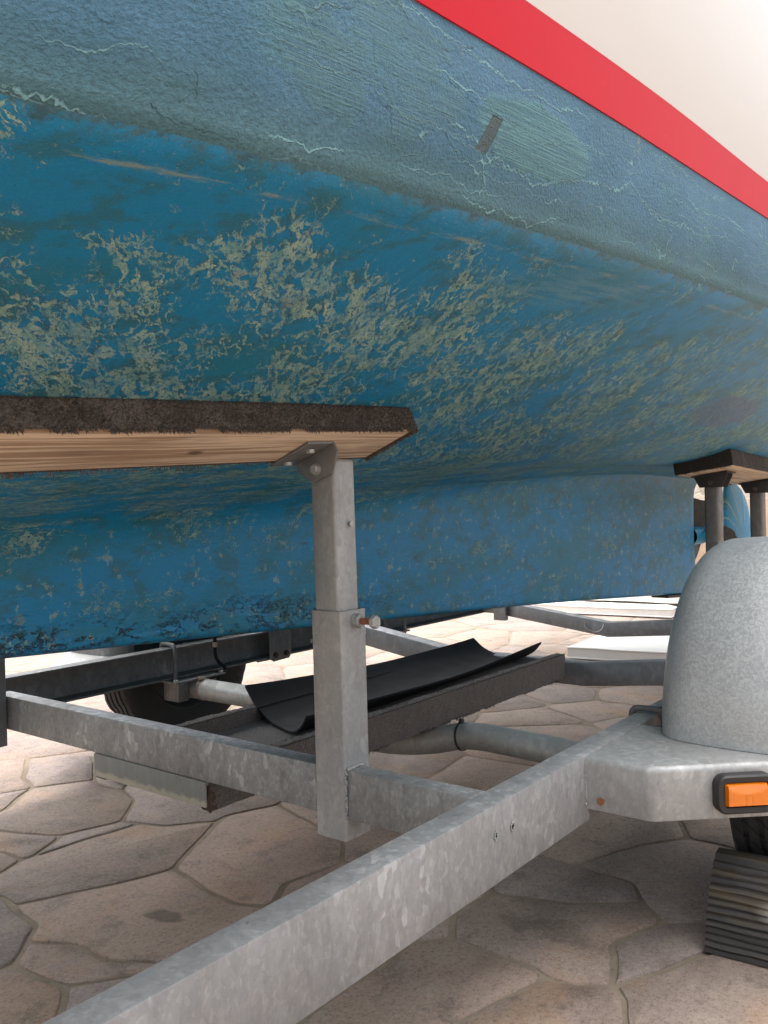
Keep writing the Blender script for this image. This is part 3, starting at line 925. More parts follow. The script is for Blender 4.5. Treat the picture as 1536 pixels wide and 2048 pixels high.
YC = 0.675
CH_Y = [(-2.6, 0.10), (-2.0, -0.26), (-1.5, -0.46), (-1.0, -0.585), (-0.5, -0.60), (0.5, -0.60), (1.5, -0.595), (2.5, -0.54), (3.5, -0.44), (4.5, -0.28), (5.4, -0.10)]
CH_Z = [(-2.6, 0.97), (-1.04, 1.005), (-0.857, 1.021), (-0.595, 1.050), (-0.10, 1.096), (0.378, 1.137), (1.004, 1.180), (2.0, 1.235), (3.5, 1.27), (5.4, 1.32)]
ZM = [(-2.6, 0.78), (-1.0, 0.842), (0.0, 0.898), (0.5, 0.916), (1.2, 0.921), (2.0, 0.922), (2.73, 0.921), (3.4, 0.893), (4.2, 0.885), (5.4, 1.02)]
ZGB = [(-2.6, 0.66), (-1.0, 0.70), (0.0, 0.742), (0.7, 0.770), (1.5, 0.812), (2.4, 0.852), (3.1, 0.868), (4.2, 0.862), (5.4, 0.99)]
ZK = [(-2.6, 0.50), (-0.376, 0.385), (0.926, 0.312), (2.235, 0.236), (4.212, 0.095)]
ST_DY = 0.03          # the band leans out a little
SB_Z = [(-2.6, 1.07), (-0.57, 1.258), (0.1, 1.3155), (0.904, 1.373), (2.5, 1.48), (5.4, 1.62)]
STP_Z = [(-2.6, 1.13), (-0.363, 1.345), (0.2, 1.397), (0.83, 1.438), (2.5, 1.545), (5.4, 1.69)]

def bottom_z(x, y):
    """hull bottom between the chine and the garboard: parabola through three stations of the section"""
    y0, z0 = interp(CH_Y, x), interp(CH_Z, x)
    y1, z1 = 0.0 + max(0.0, (y0 + 0.25)) * 0.6, interp(ZM, x)
    y2, z2 = 0.45, interp(ZGB, x)
    return (z0 * (y - y1) * (y - y2) / ((y0 - y1) * (y0 - y2)) + z1 * (y - y0) * (y - y2) / ((y1 - y0) * (y1 - y2))
            + z2 * (y - y0) * (y - y1) / ((y2 - y0) * (y2 - y1)))

def station(x):
    """port half of the canoe body from the stripe down to the centreline: list of (y, z, region)"""
    yc, zc = interp(CH_Y, x), interp(CH_Z, x)
    ysb, zsb = yc - ST_DY, interp(SB_Z, x)
    pts = []
    nb = 16
    R = 0.03
    # band from stripe to knuckle
    for i in range(nb):
        t = i / nb
        y = ysb + (yc - ysb) * t; z = zsb + (zc + R - zsb) * t
        pts.append((y - 0.012 * sin(pi * t), z))
    # rounded knuckle
    yb = yc + R * 1.3
    zb = bottom_z(x, yb)
    P0, P1, P2 = (yc, zc + R), (yc, zc), (yb, zb)
    for i in range(9):
        t = i / 8
        pts.append(((1 - t) ** 2 * P0[0] + 2 * t * (1 - t) * P1[0] + t * t * P2[0], (1 - t) ** 2 * P0[1] + 2 * t * (1 - t) * P1[1] + t * t * P2[1]))
    nk = 4 + nb
    m = 30
    for i in range(1, m + 1):
        y = yb + (0.45 - yb) * i / m
        pts.append((y, bottom_z(x, y)))
    # close to the centreline (hidden inside the keel, seen aft of it)
    zg = interp(ZGB, x)
    for i in range(1, 7):
        t = i / 6
        pts.append((0.45 + (YC - 0.45) * t, zg - 0.05 * t * (2 - t) * 0.9))
    return pts, nk

def mirror_y(y):
    return 2 * YC - y

def grid_mesh(name, cols, attrs, mat, parent, flip=False, matidx=None, label=None, mirror=True):
    """cols: list of columns of Vector; also built mirrored to starboard"""
    bm = bmesh.new()
    lay = bm.verts.layers.float_vector.new('gv')
    for side in ((0, 1) if mirror else (0,)):
        V_ = []
        for c, a in zip(cols, attrs):
            cv = []
            for p, g in zip(c, a):
                q = Vector(p)
                if side:
                    q.y = mirror_y(q.y)
                v = bm.verts.new(q)
                v[lay] = g if not side else Vector((g[0] + 7.3, g[1], g[2]))
                cv.append(v)
            V_.append(cv)
        for i in range(len(V_) - 1):
            for j in range(len(V_[0]) - 1):
                q = (V_[i][j], V_[i + 1][j], V_[i + 1][j + 1], V_[i][j + 1])
                f = bm.faces.new(q if side else tuple(reversed(q)))
                if matidx:
                    f.material_index = matidx[j]
    bmesh.ops.remove_doubles(bm, verts=bm.verts, dist=1e-5)
    return obj(name, bm, mat, parent, smooth=60, label=label)

ANTI = mat_antifoul()
BAND = mat_band()
RED = mat_red()
GEL = mat_gelcoat()

def build_boat():
    b = empty('sailboat', (1.5, YC, 0), 'blue long-keeled sailboat with flaking paint and red stripe, propped on the trailer', 'sailboat')
    xs = [-2.55 + 0.07 * i for i in range(int((5.35 + 2.55) / 0.07) + 1)]
    cols, ats = [], []
    for x in xs:
        pts, nk = station(x)
        s = [0.0]
        for p, q in zip(pts[:-1], pts[1:]):
            s.append(s[-1] + math.hypot(q[0] - p[0], q[1] - p[1]))
        s0 = s[nk]
        cols.append([V(x, y, z) for y, z in pts])
        ats.append([Vector((x, s[i] - s0, 0.0)) for i in range(len(pts))])
    npt = len(cols[0])
    grid_mesh('hull', cols, ats, [BAND, ANTI], b, matidx=[0 if j < nk else 1 for j in range(npt)])
    # red boot stripe
    cols, ats, cols2, ats2 = [], [], [], []
    for x in xs:
        yc = interp(CH_Y, x)
        zb, zt = interp(SB_Z, x), interp(STP_Z, x)
        y0 = yc - ST_DY - 0.0025
        c, a = [], []
        for i in range(6):
            t = i / 5
            c.append(V(x, y0 - 0.012 * t, zt + (zb - zt) * (1 - t)) if False else V(x, y0 - 0.018 * (1 - t), zt + (zb - zt) * t))
            a.append(Vector((x, 0.1 * t, 0)))
        c.append(V(x, y0 + 0.0040, zb + 0.0005)); a.append(Vector((x, 0.11, 0)))
        cols.append(c); ats.append(a)
        c, a = [], []
        H = 1.15
        for i in range(21):
            t = i / 20
            # flare turning upright, then tumbling home; curve shaped so the upper side brightens
            z = zt + H * (1 - t)
            h = H * (1 - t)
            y = y0 - 0.018 - ((0.46 * h - 0.62 * h * h) if h < 0.5 else (0.075 - 0.16 * (h - 0.5))) + 0.0015
            c.append(V(x, y, z)); a.append(Vector((x, h, 0)))
        cols2.append(c); ats2.append(a)
    grid_mesh('boot_stripe', cols, ats, RED, b)
    top = grid_mesh('topsides', cols2, ats2, GEL, b)
    # deck closes the body from above
    bm = bmesh.new()
    L = [bm.verts.new(c[0]) for c in cols2]
    R_ = [bm.verts.new(Vector((c[0].x, mirror_y(c[0].y), c[0].z))) for c in cols2]
    mid = [bm.verts.new((c[0].x, YC, c[0].z + 0.07)) for c in cols2]
    for i in range(len(L) - 1):
        bm.faces.new((L[i], L[i + 1], mid[i + 1], mid[i]))
        bm.faces.new((mid[i], mid[i + 1], R_[i + 1], R_[i]))
    obj('deck', bm, GEL, b, smooth=60)
    # transom
    bm = bmesh.new()
    pts, nk = station(xs[-1])
    half = [c for c in cols2[-1]] + [V(xs[-1], y, z) for y, z in pts]
    loop = half + [Vector((p.x, mirror_y(p.y), p.z)) for p in reversed(half)]
    bm.faces.new([bm.verts.new(p) for p in loop])
    bmesh.ops.remove_doubles(bm, verts=bm.verts, dist=1e-5)
    obj('transom', bm, GEL, b, smooth=None)

    # ---- keel with a filleted root, its after edge hollowed under the hull
    cols, ats = [], []
    kx = [-2.4 + 0.07 * i for i in range(int(6.45 / 0.07) + 1)]
    kx = [x for x in kx if x < 4.0] + [4.0 + 0.02 * i for i in range(0, 11)]
    XE = 4.2
    for x in kx:
        zk, zg = interp(ZK, x), interp(ZGB, x)
        sec = []
        # fillet: leave the hull at y=0.46 and turn down the keel side
        th = 0.055
        if x > 4.0:
            th *= max(0.12, sqrt(max(0, 1 - ((x - 4.0) / 0.2) ** 2)))
        ys = YC - th
        P0 = (0.44, bottom_z(x, 0.44) + 0.002)
        sl = (bottom_z(x, 0.44) - bottom_z(x, 0.34)) / 0.10
        P1 = (ys - 0.03, P0[1] + sl * (ys - 0.03 - 0.44))
        P2 = (ys, zg - 0.06); P3 = (ys, zg - 0.19)
        for i in range(15):
            t = i / 14
            u = 1 - t
            sec.append((u ** 3 * P0[0] + 3 * u * u * t * P1[0] + 3 * u * t * t * P2[0] + t ** 3 * P3[0],
                        u ** 3 * P0[1] + 3 * u * u * t * P1[1] + 3 * u * t * t * P2[1] + t ** 3 * P3[1]))
        n = 22
        for i in range(1, n + 1):
            t = i / n
            sec.append((ys + 0.006 * t, zg - 0.19 + (zk + 0.02 - zg + 0.19) * t))
        for i in range(1, 6):
            a = i / 5 * pi / 2
            rr = min(0.02, th * 0.5)
            sec.append((ys + 0.006 + rr * (1 - cos(a)), zk + 0.02 - 0.02 * sin(a)))
        sec.append((YC, zk))
        ss_ = [0.0]
        for p, q in zip(sec[:-1], sec[1:]):
            ss_.append(ss_[-1] + math.hypot(q[0] - p[0], q[1] - p[1]))
        base_s = 1.07
        zs = [p[1] for p in sec]
        col_, at_ = [], []
        for (y, z), s_ in zip(sec, ss_):
            # hollow of the after edge
            lim = XE - 0.05 * sin(pi * min(1, max(0, (z - 0.2) / 0.75)))
            if z > zg - 0.13:
                lim += (z - (zg - 0.13)) ** 2 * 9.0
            xx = x
            if x > 4.0:
                xx = 4.0 + (x - 4.0) / 0.2 * (lim - 4.0)
            col_.append(V(xx, y, z))
            at_.append(Vector((xx, base_s + s_, min(1.0, max(0.0, (zg - 0.05 - z) / max(0.1, (zg - 0.05 - zk)))))))
        cols.append(col_); ats.append(at_)
    grid_mesh('keel', cols, ats, ANTI, b)
    bm = bmesh.new()
    m = frame((3.60, YC, interp(ZK, 3.60) - 0.012), (1, 0, -0.0713), (0, 1, 0))
    box(bm, (0, -0.05, -0.006), (0.42, 0.05, 0.010), 0.003, m)
    obj('keel_shoe', bm, PLASTIC, b, label='dark worn strip under the heel of the keel')

    # ---- rudder with rounded crown
    out = [(4.86, 0.02), (4.86, 0.60), (4.87, 0.74), (4.90, 0.795), (4.98, 0.815), (5.10, 0.80), (5.22, 0.765), (5.32, 0.705), (5.39, 0.63), (5.44, 0.53), (5.485, 0.39), (5.52, 0.20), (5.54, 0.02)]
    bm = bmesh.new()
    lay = bm.verts.layers.float_vector.new('gv')
    cx, cz = 5.15, 0.38
    rings = []
    for k_, (sc, th) in enumerate(((1.0, 0.004), (0.95, 0.018), (0.7, 0.035), (0.3, 0.042))):
        rings.append((sc, th))
    def ringv(sc, yy):
        vs = []
        for x, z in out:
            v = bm.verts.new(V(cx + (x - cx) * sc, YC + yy, cz + (z - cz) * sc))
            v[lay] = Vector((x * 1.0, 1.5 + (0.8 - z), 0.35))
            vs.append(v)
        return vs
    prev = None
    seq = [(sc, -th) for sc, th in reversed(rings)] + [(sc, th) for sc, th in rings]
    allr = [ringv(sc, yy) for sc, yy in seq]
    for A, B in zip(allr[:-1], allr[1:]):
        n = len(A)
        for i in range(n):
            bm.faces.new((A[i], A[(i + 1) % n], B[(i + 1) % n], B[i]))
    bm.faces.new(allr[0]); bm.faces.new(allr[-1])
    obj('rudder', bm, ANTI, b, smooth=50)
    bm = bmesh.new()
    cyl(bm, (4.95, YC, 0.78), (4.95, YC, 0.98), 0.025)
    obj('rudder_stock', bm, BRONZE, b)
    # ---- propeller
    pz = 0.455
    bm = bmesh.new()
    lay = bm.verts.layers.float_vector.new('gv')
    prof = [(4.10, 0.060), (4.30, 0.058), (4.40, 0.052), (4.44, 0.035), (4.455, 0.0)]
    prev = None
    for x, r in prof:
        ring = []
        for k_ in range(20):
            a = 2 * pi * k_ / 20
            v = bm.verts.new(V(x, YC + r * cos(a), pz + r * sin(a)))
            v[lay] = Vector((x, 1.5 + 0.1 * sin(a), 0.3))
            ring.append(v)
        if prev:
            for k_ in range(20):
                bm.faces.new((prev[k_], prev[(k_ + 1) % 20], ring[(k_ + 1) % 20], ring[k_]))
        prev = ring
    prop = obj('propeller_hub', bm, ANTI, b)
    for ang in (75, 195, 315):
        bm = bmesh.new()
        a0 = radians(ang)
        er = Vector((0, cos(a0), sin(a0))); et = Vector((0, -sin(a0), cos(a0))); ex = Vector((1, 0, 0))
        prev = None
        for i in range(9):
            t = i / 8
            r = 0.045 + 0.21 * t
            w = 0.045 + 0.085 * sin(pi * min(1, 0.12 + 0.78 * t)) if t < 0.97 else 0.03
            tw = radians(52 - 26 * t)
            dirv = et * cos(tw) + ex * sin(tw)
            nrm = ex * cos(tw) - et * sin(tw)
            row = []
            for j in range(7):
                s_ = (j / 6 - 0.5) * 2
                th = 0.008 * (1 - s_ * s_) + 0.0015
                row.append((V(4.36, YC, pz) + er * (r - 0.02 * s_ * s_) + dirv * (s_ * w), nrm * th))
            if True:
                vv = [[bm.verts.new(p + n_) for p, n_ in row], [bm.verts.new(p - n_) for p, n_ in row]]
            if prev:
                for q in (0, 1):
                    for j in range(6):
                        bm.faces.new((prev[q][j], prev[q][j + 1], vv[q][j + 1], vv[q][j]))
                for j in (0, 6):
                    bm.faces.new((prev[0][j], prev[1][j], vv[1][j], vv[0][j]))
            else:
                pass
            prev = vv
        bm.faces.new(prev[0] + list(reversed(prev[1])))
        obj('propeller_blade', bm, BRONZE, prop, smooth=60)
build_boat()

# ------------------------------------------------------------------ trailer
T = empty('boat_trailer', (1.0, YC, 0), 'galvanised two-wheeled boat trailer carrying the blue sailboat', 'boat trailer')

def c_channel(x0, x1, y_web, y_open, ztop, zbot, mat, name):
    """C channel along x: web at y_web, flanges reaching to y_open"""
    t = 0.006
    sgn = 1 if y_open > y_web else -1
    prof = [(y_web, zbot), (y_open, zbot), (y_open, zbot + 0.009), (y_web + sgn * t, zbot + 0.012), (y_web + sgn * t, ztop - 0.012), (y_open, ztop - 0.009), (y_open, ztop), (y_web, ztop)]
    bm = bmesh.new()
    a = [bm.verts.new(V(x0, y, z)) for y, z in prof]
    b = [bm.verts.new(V(x1, y, z)) for y, z in prof]
    n = len(prof)
    for k in range(n):
        bm.faces.new((a[k], a[(k + 1) % n], b[(k + 1) % n], b[k]))
    bm.faces.new(a); bm.faces.new(b)
    bm.normal_update()
    es = [e for e in bm.edges if abs((e.verts[0].co - e.verts[1].co).x) > 0.5]
    bmesh.ops.bevel(bm, geom=es, offset=0.0028, segments=2, affect='EDGES', profile=0.5)
    return obj(name, bm, mat, T)

RY0, RY1 = -0.3627, -0.3056
rail = c_channel(-2.6, 5.0, RY0, RY1, 0.1472, 0.0023, GALV_RAIL, 'side_rail')
FY1, FY0 = 1.68, 1.74
rail_far = c_channel(-2.6, 4.2, FY0, FY1, 0.142, 0.014, GALV_DARK, 'side_rail')
def torn_hole(x, z, r):
    bm = bmesh.new()
    rs = random.Random(int(x * 1000))
    ring = []
    n = 18
    rr = [r * rs.uniform(0.65, 1.25) for _ in range(n)]
    c = bm.verts.new(V(x, RY0 - 0.0012, z))
    for k in range(n):
        a = 2 * pi * k / n
        ring.append(bm.verts.new(V(x + rr[k] * cos(a) * 0.75, RY0 - 0.0012, z + rr[k] * sin(a) * 1.25)))
    for k in range(n):
        bm.faces.new((c, ring[k], ring[(k + 1) % n]))
    obj('torn_hole', bm, DARKHOLE, rail, smooth=None)
    bm = bmesh.new()
    pts = [(x + rr[k] * cos(2 * pi * k / n) * 0.85, RY0 - 0.0012 - 0.001 * rs.random(), z + rr[k] * sin(2 * pi * k / n) * 1.35) for k in range(n)]
    tube(bm, pts, [0.0014 * rs.uniform(0.5, 1.5) for _ in range(n)], 6, closed=True)
    obj('hole_lip', bm, GALV, rail)
torn_hole(-0.003, 0.093, 0.0060)
torn_hole(0.058, 0.091, 0.0067)

# front cross beam, in two lengths either side of the post sleeve
bm = bmesh.new()
box(bm, (0.0045, RY1 - 0.002, 0.046), (0.056, -0.001, 0.1485), 0.004)
box(bm, (0.0045, 0.0845, 0.046), (0.056, 1.434, 0.1485), 0.004)
beam = obj('cross_beam', bm, mat_galv('galvanised cross beam', 0.34, (1, 0.995, 0.96), 80, 0.42, dirt=0.9), T)
bm = bmesh.new()
rs = random.Random(3)
for k in range(46):
    t = k / 45
    for (xx, yy, z0, z1) in ((0.058, -0.0035, 0.048, 0.147), (0.002, -0.0035, 0.048, 0.147)):
        c = V(xx + rs.uniform(-.002, .003), yy + 0.0025 + rs.uniform(-.002, .002), z0 + (z1 - z0) * t)
        bmesh.ops.create_icosphere(bm, subdivisions=1, radius=rs.uniform(0.0016, 0.0036), matrix=Matrix.Translation(c))
    c = V(0.004 + 0.052 * t, -0.004 + rs.uniform(-.002, .002), 0.150 + rs.uniform(-.001, .002))
    bmesh.ops.create_icosphere(bm, subdivisions=1, radius=rs.uniform(0.0016, 0.0036), matrix=Matrix.Translation(c))
obj('weld_bead', bm, GALV_POST, T, smooth=80)
bm = bmesh.new()
for k in range(40):
    c = V(0.3755 + rs.uniform(-.002, .001), RY0 - 0.001 + rs.uniform(-.001, .001), 0.031 + 0.112 * k / 39)
    bmesh.ops.create_icosphere(bm, subdivisions=1, radius=rs.uniform(0.0012, 0.0026), matrix=Matrix.Translation(c))
obj('weld_bead', bm, GALV_POST, T, smooth=80)

# ---- posts
def post(xa, ya, w, zbot, ztop, wi, ztube, name_mat, tilt=0.006):
    bm = bmesh.new()
    t = 0.005
    # hollow square sleeve
    o_ = [(xa, ya), (xa + w, ya), (xa + w, ya + w), (xa, ya + w)]
    i_ = [(xa + t, ya + t), (xa + w - t, ya + t), (xa + w - t, ya + w - t), (xa + t, ya + w - t)]
    vo0 = [bm.verts.new(V(x, y, zbot)) for x, y in o_]; vo1 = [bm.verts.new(V(x, y, ztop)) for x, y in o_]
    vi0 = [bm.verts.new(V(x, y, zbot)) for x, y in i_]; vi1 = [bm.verts.new(V(x, y, ztop)) for x, y in i_]
    for k in range(4):
        j = (k + 1) % 4
        bm.faces.new((vo0[k], vo0[j], vo1[j], vo1[k]))
        bm.faces.new((vi0[j], vi0[k], vi1[k], vi1[j]))
        bm.faces.new((vo1[k], vo1[j], vi1[j], vi1[k]))
        bm.faces.new((vo0[j], vo0[k], vi0[k], vi0[j]))
    es = [e for e in bm.edges if abs((e.verts[0].co - e.verts[1].co).z) > 0.1]
    bmesh.ops.bevel(bm, geom=es, offset=0.0048, segments=3, affect='EDGES', profile=0.5)
    p = obj('support_post', bm, name_mat, T)
    bm = bmesh.new()
    ox = xa + 0.0055; oy = ya + 0.0065
    vs = box(bm, (ox, oy, zbot + 0.05), (ox + wi, oy + wi, ztube), 0.008, seg=3)
    for v in vs:
        v.co.y += tilt * (v.co.z - ZG - ztop) / max(0.1, ztube - ztop) if v.co.z - ZG > ztop else 0
    tb = obj('inner_tube', bm, name_mat, p)
    return p, tb

W = 0.083
p1, tb1 = post(0.0, 0.0, W, 0.0, 0.4796, 0.0685, 0.800, GALV_POST)
# pinch bolt on the near face
bm = bmesh.new()
washer(bm, (0.048, -0.0005, 0.4565), (0, -1, 0), 0.0165, 0.004)
hexhead(bm, (0.048, -0.0045, 0.4565), (0, -1, 0), 0.0155, 0.012)
obj('nut', bm, GALV, p1)
bm = bmesh.new()
for k in range(14):
    y0 = -0.0165 - 0.0022 * k
    cyl(bm, (0.048, y0, 0.4565), (0.048, y0 - 0.0022, 0.4565), 0.0074 if k % 2 else 0.0064, n=16, r2=0.0064 if k % 2 else 0.0074)
obj('bolt_shank', bm, RUST, p1)
bm = bmesh.new()
hexhead(bm, (0.048, -0.047, 0.4565), (0, -1, 0), 0.0145, 0.0125)
obj('bolt_head', bm, ZINC, p1)
bm = bmesh.new()
hexhead(bm, (0.0835, 0.020, 0.428), (1, 0, 0), 0.012, 0.012)
obj('nut', bm, ZINC, p1)
# plug in the inner tube
bm = bmesh.new()
cyl(bm, (0.051, 0.0075, 0.662), (0.051, 0.0045, 0.662), 0.0065, n=20)
obj('hole_plug', bm, ZINC, tb1)

# hinge bracket: vertical plate against the tube, flange under the board
def hinge(xf, pts_yz, bolt, flange, parent, mat, sgn=-1):
    bm = bmesh.new()
    extrude_poly(bm, [V(xf, y, z) for y, z in pts_yz], (sgn * 0.005, 0, 0), 0.001)
    if flange:
        extrude_poly(bm, [V(*p) for p in flange], (0, 0, -0.005), 0.001)
    h = obj('hinge_bracket', bm, mat, parent)
    bm = bmesh.new()
    washer(bm, (xf + sgn * 0.005, bolt[0], bolt[1]), (sgn, 0, 0), 0.0125, 0.002)
    hexhead(bm, (xf + sgn * 0.007, bolt[0], bolt[1]), (sgn, 0, 0), 0.011, 0.009)
    obj('hinge_bolt', bm, ZINC, h)
    return h

PL = frame((0, -0.04, 0.853), (1, 0, 0.054), (0, 0.14, -0.053))      # plank frame
def plz(x, y):            # underside height of the plank
    return 0.853 + 0.054 * x - (y + 0.04) * 0.053 / 0.14
MET = mat_galv('dull bracket steel', 0.21, (1, 0.99, 0.97), 24, 0.2, dirt=0.5, rough=0.45)
hinge(0.0, [(0.005, plz(0, .005) - .001), (-0.008, 0.816), (0.006, 0.771), (0.062, 0.750), (0.108, 0.778), (0.112, plz(0, .112) - .001)], (0.052, 0.779),
      [(-0.006, 0.004, plz(0, .004) - .001), (-0.080, 0.004, plz(-.08, .004) - .001), (-0.080, 0.112, plz(-.08, .112) - .001), (-0.006, 0.112, plz(0, .112) - .001)], tb1, MET)
for yy, xx in ((0.03, -0.045), (0.09, -0.05)):
    bm = bmesh.new()
    hexhead(bm, (xx, yy, plz(xx, yy) - 0.006), (0, 0.0, -1), 0.009, 0.008)
    obj('lag_bolt', bm, ZINC, tb1)

# far twin of the front post
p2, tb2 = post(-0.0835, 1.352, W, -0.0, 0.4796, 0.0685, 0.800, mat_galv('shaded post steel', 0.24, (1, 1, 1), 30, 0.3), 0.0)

# ---- boards with carpet
def fibres(bm, samples, length, rs, curl=0.5, base_w=0.0016):
    for p, n in samples:
        d = (n + Vector((rs.uniform(-1, 1), rs.uniform(-1, 1), rs.uniform(-1, 1))) * curl).normalized()
        L = length * rs.uniform(0.5, 1.3)
        side = d.cross(Vector((rs.uniform(-1, 1), rs.uniform(-1, 1), rs.uniform(-1, 1)))).normalized() * base_w
        a = bm.verts.new(p + side); b = bm.verts.new(p - side)
        m1 = bm.verts.new(p + d * L * 0.6 + side * 0.7)
        c = bm.verts.new(p + d * L + Vector((0, 0, -0.25 * L)))
        bm.faces.new((a, b, m1)); bm.faces.new((b, c, m1))

def carpet_slab(bm, lo, hi, mtx, nx, rough=0.0018, seed=1.0):
    """finely divided slab with an uneven pile surface"""
    vs = box(bm, lo, hi, 0.0, mtx)
    es = [e for e in {e for v in vs for e in v.link_edges}]
    long_e = []
    d0 = (mtx.to_3x3() @ Vector((1, 0, 0))).normalized()
    for e in es:
        if abs((e.verts[0].co - e.verts[1].co).normalized().dot(d0)) > 0.9:
            long_e.append(e)
    bmesh.ops.subdivide_edges(bm, edges=long_e, cuts=nx, use_grid_fill=True)

def pile_box(bm, lo, hi, mtx, cell, faces, rough, rs, fib=0.0, dens=0, edge_drop=None):
    """carpet covering given faces of a box as a noisy grid, plus tufts. faces: list of (axis, sign)"""
    samples = []
    for ax, sg in faces:
        u, v = [i for i in range(3) if i != ax]
        nu = max(1, int((hi[u] - lo[u]) / cell)); nv = max(1, int((hi[v] - lo[v]) / cell))
        w = hi[ax] if sg > 0 else lo[ax]
        nrm = Vector((0, 0, 0)); nrm[ax] = sg
        wn = (mtx.to_3x3() @ nrm).normalized()
        g = []
        for i in range(nu + 1):
            row = []
            for j in range(nv + 1):
                c = Vector((0, 0, 0))
                c[ax] = w
                c[u] = lo[u] + (hi[u] - lo[u]) * i / nu
                c[v] = lo[v] + (hi[v] - lo[v]) * j / nv
                p = mtx @ c
                p.z += ZG
                a = mnoise.noise(p * 210) * rough + mnoise.noise(p * 40) * rough * 1.1 + mnoise.noise(p * 9) * rough * 1.2
                border = i in (0, nu) or j in (0, nv)
                cen = mtx @ Vector([(lo[k] + hi[k]) / 2 for k in range(3)])
                if border:
                    # round the corners of the pile
                    cc = Vector([min(max(c[k], lo[k] + 0.006), hi[k] - 0.006) for k in range(3)])
                    p2_ = mtx @ cc; p2_.z += ZG
                    dd = p - p2_
                    if dd.length > 1e-6:
                        p = p2_ + dd.normalized() * 0.0075 + dd.normalized() * a
                else:
                    p = p + wn * a
                row.append(bm.verts.new(p))
            g.append(row)
        for i in range(nu):
            for j in range(nv):
                bm.faces.new((g[i][j], g[i + 1][j], g[i + 1][j + 1], g[i][j + 1]))
        if fib:
            area = (hi[u] - lo[u]) * (hi[v] - lo[v])
            for _ in range(int(area * dens)):
                c = Vector((0, 0, 0)); c[ax] = w
                c[u] = rs.uniform(lo[u], hi[u]); c[v] = rs.uniform(lo[v], hi[v])
                p = mtx @ c; p.z += ZG
                samples.append((p, wn))
    bmesh.ops.remove_doubles(bm, verts=bm.verts, dist=0.0004)
    if samples:
        fibres(bm, samples, fib, rs)

def front_board():
    bm = bmesh.new()
    box(bm, (-1.75, 0, 0), (0.215, 0.148, 0.044), 0.0025, PL)
    w = obj('bunk_board', bm, WOOD, T)
    rs = random.Random(11)
    bm = bmesh.new()
    pile_box(bm, (-1.75, -0.009, 0.0005), (0.225, 0.157, 0.053), PL, 0.0065, [(1, -1), (0, 1), (1, 1), (2, 1)], 0.0016, rs)
    # tufts over the visible near face and the end, ragged along the lower hem
    smp = []
    R3 = PL.to_3x3()
    for _ in range(15000):
        c = Vector((rs.uniform(-0.80, 0.225), -0.009, rs.uniform(0.0, 0.055)))
        p = PL @ c; p.z += ZG
        smp.append((p, (R3 @ Vector((0.1, -1, 0.15))).normalized()))
    for _ in range(3000):
        c = Vector((0.225, rs.uniform(-0.009, 0.157), rs.uniform(0.0, 0.055)))
        p = PL @ c; p.z += ZG
        smp.append((p, (R3 @ Vector((1, 0, 0.1))).normalized()))
    fibres(bm, smp, 0.0038, rs, 0.7, 0.0011)
    hem = []
    for _ in range(2600):
        u = rs.uniform(-0.80, 0.225)
        if mnoise.noise(Vector((u * 14, 2.2, 0))) > -0.15:
            p = PL @ Vector((u, -0.008, rs.uniform(-0.003, 0.004))); p.z += ZG
            hem.append((p, (R3 @ Vector((rs.uniform(-.4, .4), -0.5, -1))).normalized()))
    for (u0, k) in ((-0.20, 90), (-0.47, 60), (-0.62, 40), (-0.05, 50), (0.12, 60)):
        for _ in range(k):
            p = PL @ Vector((u0 + rs.gauss(0, 0.012), -0.008, rs.uniform(-0.002, 0.006))); p.z += ZG
            hem.append((p, (R3 @ Vector((rs.uniform(-.3, .3), -0.6, -1.3))).normalized()))
    for _ in range(700):
        p = PL @ Vector((0.222, rs.uniform(-0.009, 0.157), rs.uniform(-0.003, 0.004))); p.z += ZG
        hem.append((p, (R3 @ Vector((0.8, rs.uniform(-.4, .4), -1))).normalized()))
    for u0, n_ in ((-0.655, 60), (-0.40, 200)):
        for _ in range(n_):
            p = PL @ Vector((u0 + rs.gauss(0, 0.016 if n_ < 100 else 0.25), 0.156, rs.uniform(-0.002, 0.004))); p.z += ZG
            hem.append((p, (R3 @ Vector((rs.uniform(-.3, .3), 0.4, -1))).normalized()))
    fibres(bm, hem, 0.0060, rs, 0.5, 0.0012)
    # folded hem: a dark seam under the pile
    obj('carpet', bm, CARPET, w, smooth=80, label='brown carpet with a frayed hem wrapped round the board')
front_board()
# its mirror twin on the far post
bm = bmesh.new()
PLF = frame((0, mirror_y(-0.04), 0.853), (1, 0, 0.054), (0, -0.14, -0.053))
box(bm, (-1.75, 0, -0.044), (0.215, 0.148, 0), 0.0025, PLF)
wf = obj('bunk_board', bm, WOOD, T)
bm = bmesh.new()
box(bm, (-1.76, -0.008, -0.053), (0.225, 0.156, -0.0445), 0.003, PLF)
obj('carpet', bm, CARPET, wf)

